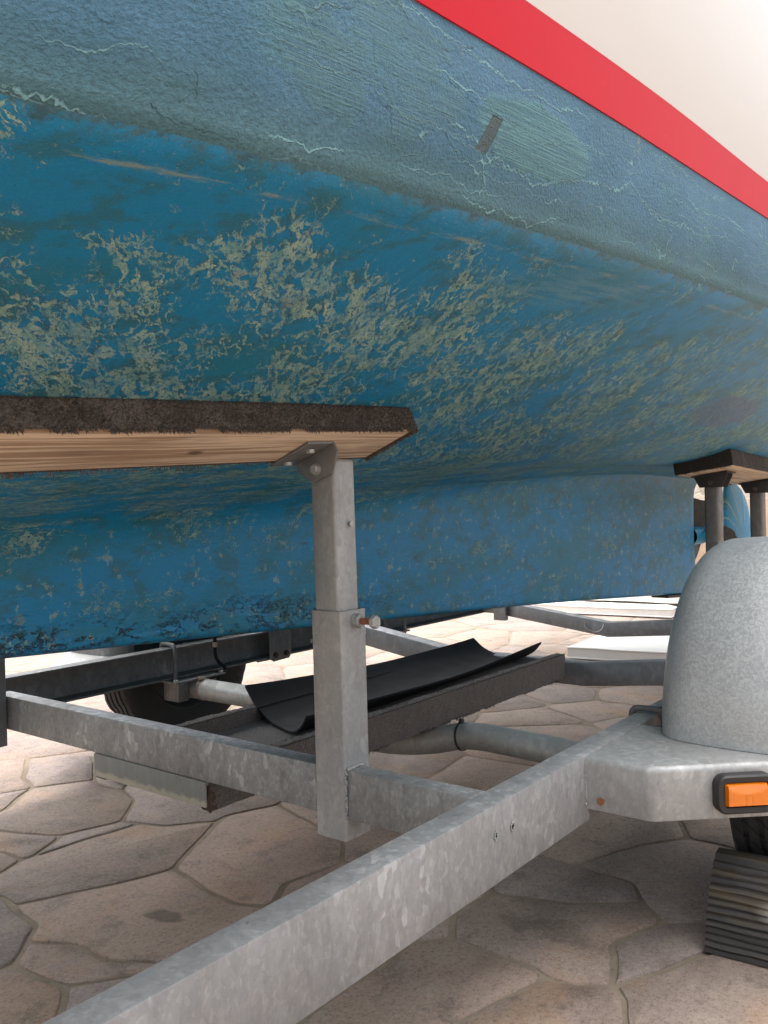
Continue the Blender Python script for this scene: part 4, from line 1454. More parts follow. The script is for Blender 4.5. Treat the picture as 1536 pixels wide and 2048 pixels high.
# aft pad on two posts
PA = frame((2.73, 0.0, 0.836), (1, 0, -0.040), (0, 0.25, -0.034))
def aft_board():
    bm = bmesh.new()
    box(bm, (0, 0.0, 0.0), (1.25, 0.25, 0.045), 0.003, PA)
    w = obj('bunk_board', bm, WOOD, T, label='short carpeted board on two posts under the stern')
    bm = bmesh.new()
    rs = random.Random(4)
    pile_box(bm, (-0.010, -0.010, 0.004), (1.26, 0.26, 0.080), PA, 0.014, [(0, -1), (1, -1), (2, 1), (1, 1), (0, 1)], 0.002, rs)
    obj('carpet', bm, CARPET_DARK, w, smooth=80)
aft_board()
POSTD = mat_galv('brown stained post steel', 0.22, (1.0, 0.93, 0.86), 30, 0.3, dirt=1.0)
for xa in (2.86, 3.62):
    bm = bmesh.new()
    box(bm, (xa, 0.095, -0.05), (xa + 0.085, 0.180, 0.34), 0.004)
    p = obj('support_post', bm, POSTD, T)
    bm = bmesh.new()
    zt = 0.786 - 0.04 * (xa - 2.86)
    box(bm, (xa + 0.007, 0.102, 0.20), (xa + 0.077, 0.173, zt), 0.014, seg=3)
    tb = obj('inner_tube', bm, POSTD, p)
    bm = bmesh.new()
    uz = lambda y: 0.836 - 0.040 * (xa - 2.73) - y * 0.136 - 0.002
    for xf in (xa + 0.002, xa + 0.082):
        extrude_poly(bm, [V(xf, 0.060, uz(.06)), V(xf, 0.060, zt + 0.012), V(xf, 0.085, zt - 0.04), V(xf, 0.19, zt - 0.04), V(xf, 0.215, zt + 0.008), V(xf, 0.215, uz(.215))], (-0.004 if xf < xa + .05 else 0.004, 0, 0), 0.001)
    extrude_poly(bm, [V(xa - 0.03, 0.05, uz(.05)), V(xa + 0.11, 0.05, uz(.05) - .0055), V(xa + 0.11, 0.22, uz(.22) - .0055), V(xa - 0.03, 0.22, uz(.22))], (0, 0, -0.005), 0.001)
    h = obj('hinge_bracket', bm, mat_simple('dark bracket steel', (0.05, 0.045, 0.042), 0.6, 0.3, 30, metal=0.3), tb)
    bm = bmesh.new()
    hexhead(bm, (xa - 0.003, 0.137, zt - 0.018), (-1, 0, 0), 0.012, 0.01)
    obj('hinge_bolt', bm, BRONZE, tb)

# ---- dropped keel bunk: two carpeted side rails on a board, hung under the front beam
def keel_bunk():
    bm = bmesh.new()
    vs = box(bm, (0.012, 0.449, -0.022), (1.90, 0.901, 0.008), 0.003)
    kb = obj('keel_bunk', bm, WOOD, T)
    rs = random.Random(9)
    I4 = Matrix.Identity(4)
    bm = bmesh.new()
    pile_box(bm, (0.014, 0.470, -0.02), (1.885, 0.880, 0.014), I4, 0.012, [(2, 1)], 0.0016, rs)
    obj('carpet', bm, mat_carpet('greyed flat carpet', (0.085, 0.075, 0.067), (0.19, 0.17, 0.15)), kb, smooth=80)
    for (y0, y1, zt0, zt1, x1) in ((0.437, 0.480, 0.074, 0.070, 1.90), (0.872, 0.915, 0.062, 0.055, 1.93)):
        m = frame((0.0, y0, 0.0), (1, 0, (zt1 - zt0) / 1.9), (0, 1, 0))
        bm = bmesh.new()
        fc = [(1, -1), (1, 1), (2, 1), (0, 1), (0, -1)]
        pile_box(bm, (0.012, 0, -0.026), (x1, y1 - y0, zt0), m, 0.009, fc, 0.0021, rs)
        smp = []
        side = -1 if y0 < 0.6 else 1
        for _ in range(9000):
            p = Vector((rs.uniform(0.25, x1), y0 if rs.random() < .75 else rs.uniform(y0, y1), 0))
            if p.y == y0:
                p.z = rs.uniform(-0.026, zt0); n = Vector((0, -1, 0.1))
            else:
                p.z = zt0 + p.x * (zt1 - zt0) / 1.9; n = Vector((0, 0, 1))
            p.z += ZG
            smp.append((p, n))
        fibres(bm, smp, 0.0034, rs, 0.8, 0.0012)
        hem = []
        for _ in range(2200):
            x = rs.uniform(0.25, x1)
            if mnoise.noise(Vector((x * 11, y0 * 5, 0))) > -0.05:
                hem.append((V(x, y0 + rs.uniform(0, .004), -0.027 + rs.uniform(0, .006)), Vector((0, -0.2, -1))))
        fibres(bm, hem, 0.0075, rs, 0.5, 0.0013)
        obj('carpeted_rail', bm, CARPET_RAIL, kb, smooth=80)
    return kb
KB = keel_bunk()
# hanger plate welded under the front beam
bm = bmesh.new()
box(bm, (0.0015, 0.446, -0.016), (0.0075, 0.905, 0.0455), 0.0015)
box(bm, (0.008, 0.446, 0.036), (0.05, 0.905, 0.0455), 0.001)
k = None
def mat_plate():
    k = M('lime-stained galvanised plate')
    p = k.ocoord()
    x, y, z = k.sep(p)
    n = k.noise(p, 26, 6, 0.7)
    s = k.noise(k.mapv(p, (20, 20, 4)), 1.6, 5, 0.6)
    c = k.mix(s, (0.17, 0.17, 0.155), (0.28, 0.28, 0.26))
    lo = k.ss(k.add(z, k.mul(k.math('SUBTRACT', n, 0.5), 0.045)), 0.305, 0.292)
    c = k.mix(k.mul(lo, 0.75), c, (0.50, 0.46, 0.35))
    c = k.mix(k.mul(k.ss(n, 0.44, 0.30), 0.7), c, (0.12, 0.11, 0.09))
    return k.fin(c, 0.7, k.bump(n, 0.5, 0.003), 0.2)
obj('hanger_plate', bm, mat_plate(), beam)
# rotten timber end showing past the plate
bm = bmesh.new()
rs = random.Random(2)
box(bm, (0.0085, 0.438, -0.025), (0.028, 0.468, 0.036), 0.0)
bmesh.ops.subdivide_edges(bm, edges=list(bm.edges), cuts=8, use_grid_fill=True)
for v in bm.verts:
    v.co += Vector((mnoise.noise(v.co * 90), mnoise.noise(v.co * 90 + Vector((5, 0, 0))), mnoise.noise(v.co * 90 + Vector((0, 7, 0))))) * 0.006
obj('rotten_end', bm, mat_simple('rotten timber', (0.07, 0.04, 0.028), 0.95, 0.6, 60, bump=0.9, bd=0.006), KB, smooth=60, label='crumbling brown end of the keel bunk timber')

# ---- dropped rear members
VM = mat_galv('grey cross member', 0.26, (0.98, 1.0, 1.02), 34, 0.25, dirt=0.4)
bm = bmesh.new()
sweep_rect(bm, [(RY1 - 0.001, 0.112), (0.36, 0.036), (0.99, 0.036), (FY1 + 0.001, 0.139)], 1.905, 1.985, 0.092)
obj('cross_member', bm, VM, T)
bm = bmesh.new()
sweep_rect(bm, [(RY1 - 0.001, 0.070), (0.48, 0.040), (0.86, 0.004), (1.60, 0.098), (FY1 + 0.001, 0.10)], 3.28, 3.35, 0.082)
cm = obj('cross_member', bm, VM, T)
bm = bmesh.new()
box(bm, (3.245, 1.50, -0.02), (3.277, 1.585, 0.104), 0.003)
obj('end_bracket', bm, VM, cm)
bm = bmesh.new()
cps = catmull([(3.278, 1.00, 0.0), (3.262, 0.985, -0.028), (3.258, 0.93, -0.05), (3.262, 0.89, -0.035), (3.278, 0.88, 0.0)], 6)
tube(bm, cps, 0.002, 6)
obj('wire_tie', bm, ZINC, cm)

# ---- axle
AX = 0.975
bm = bmesh.new()
pts = catmull([(AX, RY1 - 0.05, -0.078), (AX, -0.05, -0.050), (AX, 0.20, -0.040), (AX, 0.30, -0.041), (AX, 0.37, -0.053), (AX, 0.46, -0.078), (AX, 0.58, -0.100), (AX, 0.70, -0.108), (AX, 0.82, -0.100), (AX, 0.96, -0.075),
               (AX, 1.06, -0.046), (AX, 1.14, -0.036), (AX, 1.30, -0.034), (AX, 1.76, -0.034)], 5)
tube(bm, pts, 0.0425, 28)
axle = obj('axle', bm, mat_galv('galvanised axle tube', 0.37, (0.97, 1.0, 0.96), 40, 0.25, dirt=0.7, vert=False), T, smooth=60)
def strap(c, axis, r, wdt, mat, name, parent, th=0.002):
    """band round the axle tube"""
    bm = bmesh.new()
    a = Vector(axis).normalized()
    u = a.cross(Vector((0, 0, 1))).normalized(); v = u.cross(a)
    n = 32
    rings = []
    for s in (-1, 1):
        for rr in (r, r + th):
            rings.append([bm.verts.new(Vector(c) + Vector((0, 0, ZG)) + a * (s * wdt / 2) + u * (rr * cos(2 * pi * k / n)) + v * (rr * sin(2 * pi * k / n))) for k in range(n)])
    i0, o0, i1, o1 = rings
    for k in range(n):
        j = (k + 1) % n
        bm.faces.new((o0[k], o0[j], o1[j], o1[k]))
        bm.faces.new((i0[k], i0[j], o0[j], o0[k]))
        bm.faces.new((i1[k], i1[j], o1[j], o1[k]))
    return bm
bm = strap((AX, 0.345, -0.048), (0, 1, -0.12), 0.0435, 0.007, PLASTIC, 'cable_tie', axle)
box(bm, (AX - 0.012, 0.338, -0.004), (AX + 0.002, 0.352, 0.010), 0.002)
obj('cable_tie', bm, PLASTIC, axle)
bm = strap((AX, 1.125, -0.038), (0, 1, 0.1), 0.0435, 0.006, PLASTIC, 'cable_tie', axle)
box(bm, (AX - 0.012, 1.118, 0.004), (AX, 1.132, 0.020), 0.002)
obj('cable_tie', bm, PLASTIC, axle)
bm = strap((AX, 1.600, -0.034), (0, 1, 0), 0.0428, 0.013, BRASS, 'hose_clip', axle)
box(bm, (AX - 0.030, 1.590, 0.010), (AX - 0.002, 1.612, 0.022), 0.003, frame((0, 0, 0), (1, 0, 0), (0, 1, 0)))
obj('hose_clip', bm, BRASS, axle)

# ---- wheels
def tyre_mesh(cx, y0, y1, cz, R, rin, seg=96):
    bm = bmesh.new()
    w = y1 - y0
    ym = (y0 + y1) / 2
    hw = w / 2
    prof = [(-hw * .78, rin), (-hw * .92, rin + .02), (-hw * 1.0, (R + rin) / 2), (-hw * .97, R - .035), (-hw * .90, R - .016), (-hw * .80, R - .004)]
    groove = []
    for c in (-.52, -.18, .18, .52):
        groove += [(hw * (c - .065), R), (hw * (c - .05), R - .008), (hw * (c + .05), R - .008), (hw * (c + .065), R)]
    prof2 = [(-p[0], p[1]) for p in reversed(prof)]
    full = prof + groove + prof2
    rings = []
    for k in range(seg):
        a = 2 * pi * k / seg
        ring = []
        for j, (yy, r) in enumerate(full):
            rr = r
            sk = a + yy * 1.2
            if r > R - .02 and r > R - .009 and (k % 4 == 0) and not (R - .0085 < r < R - .0075):
                rr = r - .005
            ring.append(bm.verts.new(V(cx + rr * cos(sk if r > R - .02 else a), ym + yy, cz + rr * sin(sk if r > R - .02 else a))))
        rings.append(ring)
    m = len(full)
    for k in range(seg):
        A, B = rings[k], rings[(k + 1) % seg]
        for j in range(m - 1):
            bm.faces.new((A[j], A[j + 1], B[j + 1], B[j]))
    return bm

def wheel(cx, y0, y1, cz, R, inner_sign):
    w = tyre_mesh(cx, y0, y1, cz, R, R * 0.60)
    o = obj('wheel', w, TYRE, T, smooth=35)
    bm = bmesh.new()
    rin = R * 0.60
    ym = (y0 + y1) / 2
    prof = [(0.085 * inner_sign, rin + .012), (0.080 * inner_sign, rin + .002), (0.045 * inner_sign, rin - .02), (0.03 * inner_sign, rin * .75), (0.05 * inner_sign, rin * .45), (0.06 * inner_sign, 0.0)]
    rings = []
    for k in range(48):
        a = 2 * pi * k / 48
        rings.append([bm.verts.new(V(cx + r * cos(a), ym + yy, cz + r * sin(a))) for yy, r in prof])
    for k in range(48):
        A, B = rings[k], rings[(k + 1) % 48]
        for j in range(len(prof) - 1):
            bm.faces.new((A[j], A[j + 1], B[j + 1], B[j]))
    bmesh.ops.remove_doubles(bm, verts=bm.verts, dist=1e-5)
    obj('rim', bm, mat_simple('dark painted rim', (0.03, 0.03, 0.03), 0.6, 0.3, 12), o)
    bm = bmesh.new()
    cyl(bm, (cx, ym + 0.03 * inner_sign, cz), (cx, ym + 0.12 * inner_sign, cz), 0.07)
    cyl(bm, (AX, ym + 0.11 * inner_sign, -0.034), (cx, ym + 0.11 * inner_sign, cz), 0.03)
    obj('hub_arm', bm, GALV_DARK, o)
WR = 0.352
wheel(1.10, 1.83, 2.03, -0.30 + WR, WR, -1)
wheel(1.03, -0.755, -0.553, -0.30 + WR, WR, 1)

# axle seats on the far rail
bm = bmesh.new()
box(bm, (AX - 0.13, 1.615, 0.006), (AX + 0.13, 1.735, 0.0135), 0.002)
box(bm, (AX - 0.10, 1.64, -0.075), (AX - 0.048, 1.735, 0.0055), 0.003)
box(bm, (AX + 0.048, 1.64, -0.075), (AX + 0.10, 1.735, 0.0055), 0.003)
obj('axle_seat', bm, GALV_DARK, axle)
for xx in (AX - 0.118, AX + 0.118):
    bm = bmesh.new()
    hexhead(bm, (xx, 1.632, 0.0135), (0, 0, 1), 0.010, 0.008)
    obj('seat_bolt', bm, ZINC, axle)
def ubolt(x, yin, ztop, zbot, sgn, parent, mat=GALV_DARK):
    bm = bmesh.new()
    yo = yin + sgn * 0.075
    yi = yin - sgn * 0.010
    pts = [(x, yi, zbot - 0.03), (x, yi, zbot + 0.06), (x, yi, ztop - 0.01), (x, yi + sgn * 0.006, ztop + 0.006), (x, yi + sgn * 0.018, ztop + 0.012), (x, yo - sgn * 0.018, ztop + 0.012), (x, yo, ztop), (x, yo, zbot)]
    tube(bm, catmull(pts, 5), 0.0085, 14)
    return obj('u_bolt', bm, mat, parent, smooth=60)
ubolt(0.885, FY1, 0.142, 0.014, 1, rail_far)
ubolt(0.80, RY1, 0.1472, 0.0023, -1, rail, GALV_DARK)
# brake line from the keel side down to the axle seat
bm = bmesh.new()
bl = catmull([(1.085, 1.655, 0.24), (1.085, 1.655, 0.15), (1.085, 1.655, 0.09), (1.095, 1.650, 0.06), (1.125, 1.640, 0.025), (1.11, 1.63, 0.012), (1.02, 1.625, 0.000), (0.985, 1.615, 0.004)], 6)
tube(bm, bl, 0.0075, 10)
bq = obj('brake_line', bm, RUBBER, rail_far, smooth=60)
bm = bmesh.new()
cyl(bm, (1.085, 1.655, 0.120), (1.085, 1.655, 0.140), 0.0105)
obj('ferrule', bm, BRASS, bq)
# spring hanger plates behind the axle
bm = bmesh.new()
extrude_poly(bm, [V(x, 1.672, z) for x, z in ((1.415, 0.145), (1.555, 0.142), (1.555, 0.020), (1.54, 0.004), (1.44, 0.000), (1.415, 0.016))], (0, -0.006, 0), 0.002)
extrude_poly(bm, [V(x, 1.74, z) for x, z in ((1.39, 0.030), (1.53, 0.030), (1.53, 0.004), (1.50, -0.006), (1.41, -0.006), (1.39, 0.010))], (0, 0.006, 0), 0.002)
hg = obj('hanger_plate', bm, GALV_DARK, rail_far)
RB = mat_simple('rusted bolt', (0.06, 0.035, 0.025), 0.8, 0.4, 60)
for xx in (1.452, 1.520):
    bm = bmesh.new()
    hexhead(bm, (xx, 1.666, 0.030), (0, -1, 0), 0.013, 0.010)
    obj('hanger_bolt', bm, RB, hg)
# a pair of hanging bolts further aft on the far rail
for xx in (2.25, 2.42):
    bm = bmesh.new()
    cyl(bm, (xx, 1.655, -0.03), (xx, 1.655, 0.145), 0.012)
    box(bm, (xx - 0.03, 1.635, 0.012), (xx + 0.03, 1.675, 0.020), 0.001)
    hexhead(bm, (xx, 1.655, -0.012), (0, 0, -1), 0.018, 0.012)
    obj('hanging_bolt', bm, GALV_DARK, rail_far)
bm = bmesh.new()
hexhead(bm, (1.70, 1.679, 0.06), (0, -1, 0), 0.012, 0.01)
obj('rail_bolt', bm, ZINC, rail_far)

# ---- fender brackets, fenders, marker light
def bracket(pts, back, ztop, zbot, mat):
    """folded plate: top sheet with a deep rounded front skirt following pts (x, y)"""
    bm = bmesh.new()
    R = 0.014
    n = len(pts)
    prof = []          # (inset, z)
    for i in range(7):
        a = i / 6 * pi / 2
        prof.append((R * (1 - sin(a)), ztop - R * (1 - cos(a))))
    prof.append((0.0, zbot + 0.004))
    prof.append((0.0015, zbot))
    prof.append((0.007, zbot))
    prof.append((0.007, ztop - R))
    P = [Vector((p[0], p[1], 0)) for p in pts]
    nr = []
    for i in range(n):
        a = (P[min(i + 1, n - 1)] - P[max(i - 1, 0)]).normalized()
        v = Vector((-a.y, a.x, 0))
        if v.x < 0:
            v = -v
        # mitre length
        s0 = (P[min(i + 1, n - 1)] - P[i]) if i < n - 1 else (P[i] - P[i - 1])
        s0.normalize()
        n0 = Vector((-s0.y, s0.x, 0))
        if n0.x < 0:
            n0 = -n0
        v = v / max(0.5, v.dot(n0))
        nr.append(v)
    cols = []
    for i in range(n):
        cols.append([bm.verts.new(Vector((P[i].x + nr[i].x * d, P[i].y + nr[i].y * d, z + ZG))) for d, z in prof])
    for A, B in zip(cols[:-1], cols[1:]):
        for j in range(len(prof) - 1):
            bm.faces.new((A[j], B[j], B[j + 1], A[j + 1]))
    # top sheet
    bk = [bm.verts.new(Vector((b[0], b[1], ztop + ZG))) for b in back]
    for i in range(n - 1):
        bm.faces.new((cols[i][0], bk[i], bk[i + 1], cols[i + 1][0]))
    # end cap against the rail
    bm.faces.new([cols[0][j] for j in range(len(prof))])
    return obj('fender_bracket', bm, mat, T, smooth=25)

BR = mat_galv('galvanised bracket plate', 0.40, (1.0, 0.995, 0.965), 70, 0.25, dirt=0.55)
pts = [(0.3766, RY0 - 0.001), (0.3766, -0.4371), (0.3766, -0.4962), (0.3790, -0.5081), (0.3862, -0.519), (0.4696, -0.6105), (0.5649, -0.7153), (0.6411, -0.7992), (0.6602, -0.8183)]
back = [(0.70, b[1]) for b in pts]
br = bracket(pts, back, 0.1434, 0.0309, BR)
mir = lambda L: [(x, (FY0 + 0.001) + (RY0 - 0.001 - y) * 1.0) for x, y in L]
br_far = bracket([(x + 0.08, FY0 + 0.001 + (RY0 - 0.001 - y)) for x, y in pts], [(0.80, FY0 + 0.001 + (RY0 - 0.001 - b[1])) for b in back], 0.118, 0.0, GALV)
bm = bmesh.new()
hexhead(bm, (0.3763, -0.3972, 0.0538), (-1, 0, 0), 0.0085, 0.005)
obj('rusty_screw', bm, RUST, br)

def fender(cx, cz, R, y0, y1, mat, zs=1.085):
    """rolled mudguard: half arch with round shoulders; y0 is the inner (trailer) side"""
    bm = bmesh.new()
    sg = 1 if y1 > y0 else -1
    w = abs(y1 - y0)
    rr = 0.095
    sec = [(0.0, 0.105), (0.0, rr)]     # (distance in from the inner edge, drop below crown)
    for i in range(1, 9):
        a = i / 8 * pi / 2
        sec.append((rr * (1 - cos(a)), rr * (1 - sin(a))))
    for i in range(1, 5):
        sec.append((rr + (w - 2 * rr) * i / 5, -0.004 * sin(pi * i / 5)))
    for i in range(9):
        a = i / 8 * pi / 2
        sec.append((w - rr + rr * sin(a), rr * (1 - cos(a))))
    sec.append((w, 0.105))
    N = 56
    outer = []
    for k in range(N + 1):
        a = pi * (1 - k / N)
        outer.append([bm.verts.new(V(cx + (R - d) * cos(a), y0 + sg * s, cz + (R - d) * zs * sin(a))) for s, d in sec])
    inner = []
    for k in range(N + 1):
        a = pi * (1 - k / N)
        inner.append([bm.verts.new(V(cx + (R - d - 0.003) * cos(a), y0 + sg * (s + (0.003 if s < w / 2 else -0.003)), cz + (R - d - 0.003) * zs * sin(a))) for s, d in sec])
    m = len(sec)
    for k in range(N):
        for j in range(m - 1):
            bm.faces.new((outer[k][j], outer[k + 1][j], outer[k + 1][j + 1], outer[k][j + 1]))
            bm.faces.new((inner[k][j], inner[k][j + 1], inner[k + 1][j + 1], inner[k + 1][j]))
        for j in (0, m - 1):
            bm.faces.new((outer[k][j], outer[k + 1][j], inner[k + 1][j], inner[k][j]))
    for k in (0, N):
        for j in range(m - 1):
            bm.faces.new((outer[k][j], outer[k][j + 1], inner[k][j + 1], inner[k][j]))
    return obj('fender', bm, mat, T, smooth=45)
fender(1.008, 0.1448, 0.410, -0.4215, -0.785, FENDER)
fender(1.125, 0.1195, 0.430, 1.825, 2.19, GALV_DARK)

# marker light on the oblique face of the near bracket
def marker_light():
    dv = Vector((0.66, -0.71, 0)).normalized()
    a = Vector((0.3862, -0.519, 0)); b_ = Vector((0.5649, -0.7153, 0))
    dv = (b_ - a).normalized()
    nn = Vector((dv.y, -dv.x, 0)).normalized()
    if nn.x > 0:
        nn = -nn
    c = a + dv * 0.178
    c.z = 0.0857
    m = frame(c + nn * 0.001, dv, (0, 0, 1)) @ Matrix.Scale(0.953, 4)
    # local: x along dv, y up, z = dv x up
    sgn = 1 if m.to_3x3().col[2].dot(nn) > 0 else -1
    def rr_outline(hw, hh, r, n=8):
        out = []
        for cx, cy, a0 in ((hw - r, hh - r, 0), (-hw + r, hh - r, 90), (-hw + r, -hh + r, 180), (hw - r, -hh + r, 270)):
            for i in range(n + 1):
                t = radians(a0 + 90 * i / n)
                out.append((cx + r * cos(t), cy + r * sin(t)))
        return out
    def lofted(bm, levels, cap=True):
        prev = None
        for hw, hh, r, z, dy in levels:
            ring = [bm.verts.new(m @ Vector((x, y + dy, z * sgn)) + Vector((0, 0, ZG))) for x, y in rr_outline(hw, hh, r)]
            if prev:
                n = len(ring)
                for k in range(n):
                    bm.faces.new((prev[k], prev[(k + 1) % n], ring[(k + 1) % n], ring[k]))
            prev = ring
        if cap:
            bm.faces.new(prev)
    bm = bmesh.new()
    lofted(bm, [(0.0665, 0.0425, 0.024, 0, 0), (0.0665, 0.0425, 0.024, 0.016, 0), (0.0655, 0.0415, 0.023, 0.020, 0), (0.062, 0.038, 0.020, 0.0235, 0),
                (0.050, 0.0275, 0.010, 0.0225, 0), (0.0485, 0.0262, 0.006, 0.0195, 0), (0.0475, 0.0252, 0.006, 0.017, 0)])
    L = obj('marker_light', bm, PLASTIC, T, smooth=40, label='amber side marker in a black rubber surround')
    bm = bmesh.new()
    # lens: a shallow block whose upper facet dips to the middle
    nx, ny = 28, 14
    hw, hh = 0.0468, 0.0246
    g = []
    for i in range(nx + 1):
        row = []
        for j in range(ny + 1):
            u = -1 + 2 * i / nx; v = -1 + 2 * j / ny
            x = u * hw; y = v * hh
            edge = min(1.0, (1 - abs(u)) / 0.06, (1 - abs(v)) / 0.12)
            edge = max(0.0, edge)
            z = 0.018 + 0.013 * (edge ** 0.5)
            crease = 0.30 + 0.55 * u * u - 0.15
            if v > crease:
                z -= 0.011 * (v - crease) * edge
            for cx in (-0.13, 0.13):
                if abs(u - cx) < 0.03 and v < crease - 0.1:
                    z -= 0.0012 * edge
            row.append(bm.verts.new(m @ Vector((x, y, z * sgn)) + Vector((0, 0, ZG))))
        g.append(row)
    for i in range(nx):
        for j in range(ny):
            bm.faces.new((g[i][j], g[i + 1][j], g[i + 1][j + 1], g[i][j + 1]))
    obj('lens', bm, AMBER, L, smooth=22)
marker_light()

# ------------------------------------------------------------------ loose things
def rubber_mat():
    bm = bmesh.new()
    n, m_ = 46, 20
    A = [(0.610, 0.960, 0.108), (0.585, 0.885, 0.058), (0.555, 0.775, 0.0185), (0.51, 0.655, 0.021), (0.46, 0.565, 0.060), (0.44, 0.525, 0.098)]
    B = [(1.915, 0.890, 0.096), (1.925, 0.84, 0.052), (1.935, 0.76, 0.022), (1.94, 0.68, 0.024), (1.945, 0.610, 0.055), (1.95, 0.572, 0.095)]
    ca = catmull(A, m_ // 5); cb = catmull(B, m_ // 5)
    top = []
    th = 0.007
    for i in range(n + 1):
        t = i / n
        row = []
        for j in range(len(ca)):
            p = ca[j].lerp(cb[j], t)
            sag = sin(pi * t)
            wv = mnoise.noise(Vector((p.x * 2.2, p.y * 3.0, 0.4))) * 0.006
            edge = abs(j / (len(ca) - 1) - 0.5) * 2
            p.z += (wv - 0.022 * sag) * edge ** 2
            p.z = max(p.z, 0.0172)
            row.append(bm.verts.new(p + Vector((0, 0, ZG + th))))
        top.append(row)
    bot = [[bm.verts.new(v.co - Vector((0, 0, th))) for v in r] for r in top]
    mm = len(ca)
    for i in range(n):
        for j in range(mm - 1):
            bm.faces.new((top[i][j], top[i + 1][j], top[i + 1][j + 1], top[i][j + 1]))
            bm.faces.new((bot[i][j], bot[i][j + 1], bot[i + 1][j + 1], bot[i + 1][j]))
        for j in (0, mm - 1):
            bm.faces.new((top[i][j], top[i + 1][j], bot[i + 1][j], bot[i][j]))
    for i in (0, n):
        for j in range(mm - 1):
            bm.faces.new((top[i][j], top[i][j + 1], bot[i][j + 1], bot[i][j]))
    tag(obj('rubber_mat', bm, RUBBER, None, smooth=50), 'curled black rubber sheet lying in the carpeted keel trough', 'rubber mat')
rubber_mat()

def chock():
    bm = bmesh.new()
    # side profile in x-z: ribbed front, curved back towards the tyre
    prof = []
    n = 13
    rs = random.Random(8)
    x0, z0, x1, z1 = 0.548, 0.006, 0.632, 0.182
    for i in range(n):
        t0 = i / n
        for dt, d in ((0.0, 0.0), (0.10, 0.0065), (0.62, 0.0065), (0.76, 0.0)):
            t = t0 + dt / n
            bow = 0.012 * sin(pi * t)
            prof.append((x0 + (x1 - x0) * t - d - bow + rs.uniform(-.0008, .0008), z0 + (z1 - z0) * t))
    prof = [(x0 + 0.004, 0.001)] + prof + [(0.640, 0.192), (0.665, 0.196), (0.690, 0.180), (0.70, 0.14), (0.715, 0.09), (0.742, 0.045), (0.765, 0.001)]
    ya, yb = -0.552, -0.80
    ny = 10
    rings = []
    for i in range(ny + 1):
        t = i / ny
        y = ya + (yb - ya) * t
        ins = 0.0
        row = []
        for (x, z) in prof:
            w = 0.0025 * mnoise.noise(Vector((x * 30, y * 12, z * 30)))
            row.append(bm.verts.new((x + w + 0.01 * t, y - 0.15 * (z - 0.1) * 0, z + (0.0 if z < .01 else w))))
        rings.append(row)
    m = len(prof)
    for A, B in zip(rings[:-1], rings[1:]):
        for j in range(m):
            bm.faces.new((A[j], A[(j + 1) % m], B[(j + 1) % m], B[j]))
    bm.faces.new(rings[0]); bm.faces.new(rings[-1])
    tag(obj('wheel_chock', bm, CHOCK, None, smooth=28), 'dark ribbed rubber chock on the paving in front of the near tyre', 'wheel chock')
chock()

def cushion(name, poly, z, h, label, seed):
    """flat piped vinyl pad; poly = four ground corners"""
    bm = bmesh.new()
    N = 18
    P = [Vector((x, y, 0)) for x, y in poly]
    def pt(u, v):
        return (P[0] * (1 - u) + P[1] * u) * (1 - v) + (P[3] * (1 - u) + P[2] * u) * v
    def e(u, v):
        d = min(u, 1 - u, v, 1 - v)
        return min(1.0, d / 0.06)
    top, bot = [], []
    for i in range(N + 1):
        a, b = [], []
        for j in range(N + 1):
            u, v = i / N, j / N
            p = pt(u, v)
            k = e(u, v) ** 0.5
            wv = 0.006 * mnoise.noise(p * 3.0 + Vector((seed, 0, 0)))
            a.append(bm.verts.new((p.x, p.y, z + h * (0.80 + 0.20 * k) + wv)))
            b.append(bm.verts.new((p.x, p.y, z + h * 0.10 * (1 - k) + (wv if z > 0.01 else 0))))
        top.append(a); bot.append(b)
    for i in range(N):
        for j in range(N):
            bm.faces.new((top[i][j], top[i + 1][j], top[i + 1][j + 1], top[i][j + 1]))
            bm.faces.new((bot[i][j], bot[i][j + 1], bot[i + 1][j + 1], bot[i + 1][j]))
    bord = [(i, 0) for i in range(N)] + [(N, j) for j in range(N)] + [(i, N) for i in range(N, 0, -1)] + [(0, j) for j in range(N, 0, -1)]
    for (a, b) in zip(bord, bord[1:] + bord[:1]):
        bm.faces.new((top[a[0]][a[1]], top[b[0]][b[1]], bot[b[0]][b[1]], bot[a[0]][a[1]]))
    tp = [top[a][b].co.copy() for a, b in bord]
    bp = [bot[a][b].co.copy() for a, b in bord]
    o = obj(name, bm, VINYL, None, smooth=50)
    tag(o, label, 'cushion', 'white vinyl cushions laid out on the paving')
    for lst in (tp, bp):
        bm = bmesh.new()
        tube(bm, lst, 0.006, 8, datum=False, closed=True)
        obj('piping', bm, VINYL, o, smooth=60)
    return o
cushion('boat_cushion', [(3.66, 1.30), (3.80, 0.40), (4.45, 0.50), (4.25, 1.34)], 0.002, 0.088, 'white vinyl cushion on the paving between the two rear cross members', 1.0)
cushion('boat_cushion', [(5.65, 2.60), (5.78, 1.40), (6.35, 1.46), (6.5, 2.60)], 0.002, 0.085, 'white vinyl cushion lowest in the pile behind the rearmost cross member', 4.0)
cushion('boat_cushion', [(5.92, 2.30), (6.02, 1.10), (6.6, 1.2), (6.62, 2.40)], 0.102, 0.075, 'white vinyl cushion lying on top of the pile beyond the keel', 8.0)

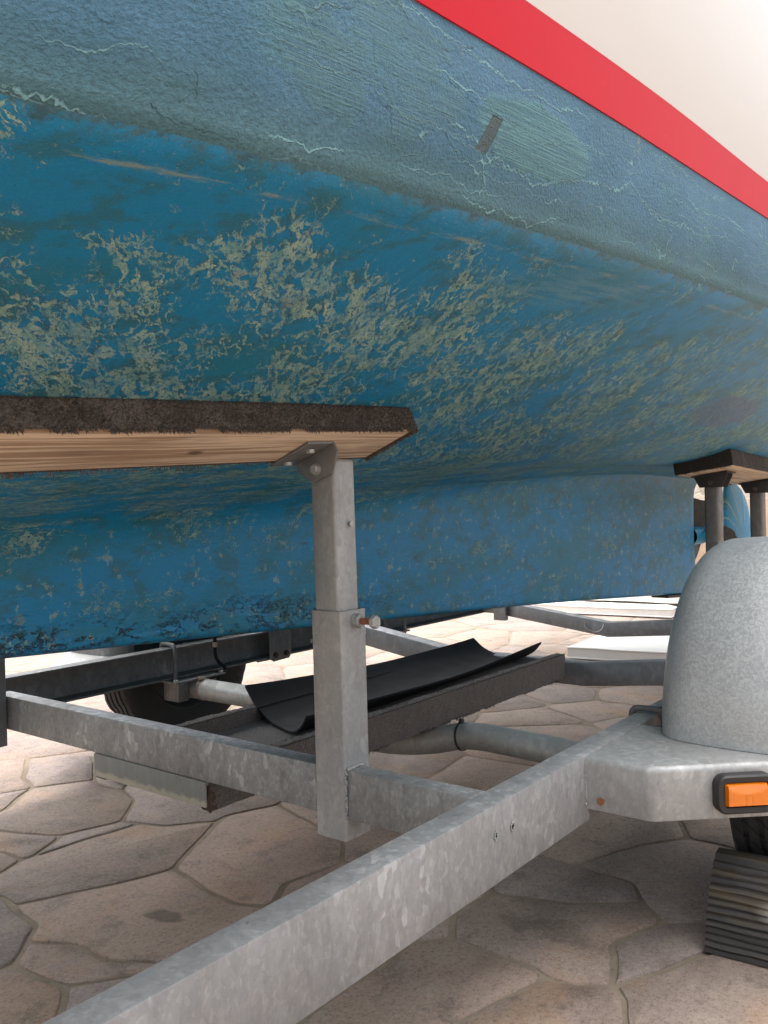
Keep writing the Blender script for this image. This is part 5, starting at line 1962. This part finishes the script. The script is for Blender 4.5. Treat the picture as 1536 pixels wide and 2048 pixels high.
# ------------------------------------------------------------------ camera
F, YAW, PITCH, ROLL = 1738.53, 0.66420636, -0.00679804, -0.02636381
fw = Vector((cos(PITCH) * cos(YAW), cos(PITCH) * sin(YAW), sin(PITCH)))
r0 = Vector((sin(YAW), -cos(YAW), 0))
u0 = r0.cross(fw)
r_ = r0 * cos(ROLL) + u0 * sin(ROLL)
u_ = u0 * cos(ROLL) - r0 * sin(ROLL)
cam = bpy.data.cameras.new('camera')
cam.sensor_fit = 'VERTICAL'
cam.sensor_height = 36.0
cam.lens = F / 2048 * 36.0
cam.clip_start = 0.02
cam.clip_end = 500
co = bpy.data.objects.new('camera', cam)
mw = Matrix.Identity(4)
for i in range(3):
    mw[i][0] = r_[i]; mw[i][1] = u_[i]; mw[i][2] = -fw[i]
mw[0][3], mw[1][3], mw[2][3] = -1.36235826, -1.18885765, 0.69769494 + ZG
co.matrix_world = mw
link(co)
scene.camera = co

# ------------------------------------------------------------------ light
SUN_EL, SUN_AZ = 80.0, 90.0       # azimuth of the sun, degrees anticlockwise from +x
sun = bpy.data.lights.new('sun', 'SUN')
sun.energy = 1.75
sun.angle = radians(110)
sun.color = (1.0, 0.98, 0.95)
so = bpy.data.objects.new('sun', sun)
d = Vector((cos(radians(SUN_EL)) * cos(radians(SUN_AZ)), cos(radians(SUN_EL)) * sin(radians(SUN_AZ)), sin(radians(SUN_EL))))
so.rotation_euler = d.to_track_quat('Z', 'Y').to_euler()
so.location = (0, -3, 6)
link(so)

w = bpy.data.worlds.new('World')
scene.world = w
w.use_nodes = True
nt = w.node_tree
nt.nodes.clear()
sky = nt.nodes.new('ShaderNodeTexSky')
sky.sky_type = 'NISHITA'
sky.sun_disc = False
sky.sun_elevation = radians(SUN_EL)
sky.sun_rotation = radians(90.0 - SUN_AZ)
sky.air_density = 1.0
sky.dust_density = 6.0
sky.ozone_density = 1.0
hs = nt.nodes.new('ShaderNodeHueSaturation')
hs.inputs['Saturation'].default_value = 0.35
bg = nt.nodes.new('ShaderNodeBackground')
bg.inputs[1].default_value = 0.15
wo = nt.nodes.new('ShaderNodeOutputWorld')
nt.links.new(sky.outputs[0], hs.inputs['Color'])
nt.links.new(hs.outputs[0], bg.inputs[0])
nt.links.new(bg.outputs[0], wo.inputs[0])

scene.view_settings.view_transform = 'Standard'
scene.view_settings.look = 'None'
scene.view_settings.exposure = 1.57
scene.view_settings.gamma = 1.0
scene.cycles.max_bounces = 8
scene.cycles.diffuse_bounces = 5
scene.cycles.use_denoising = True
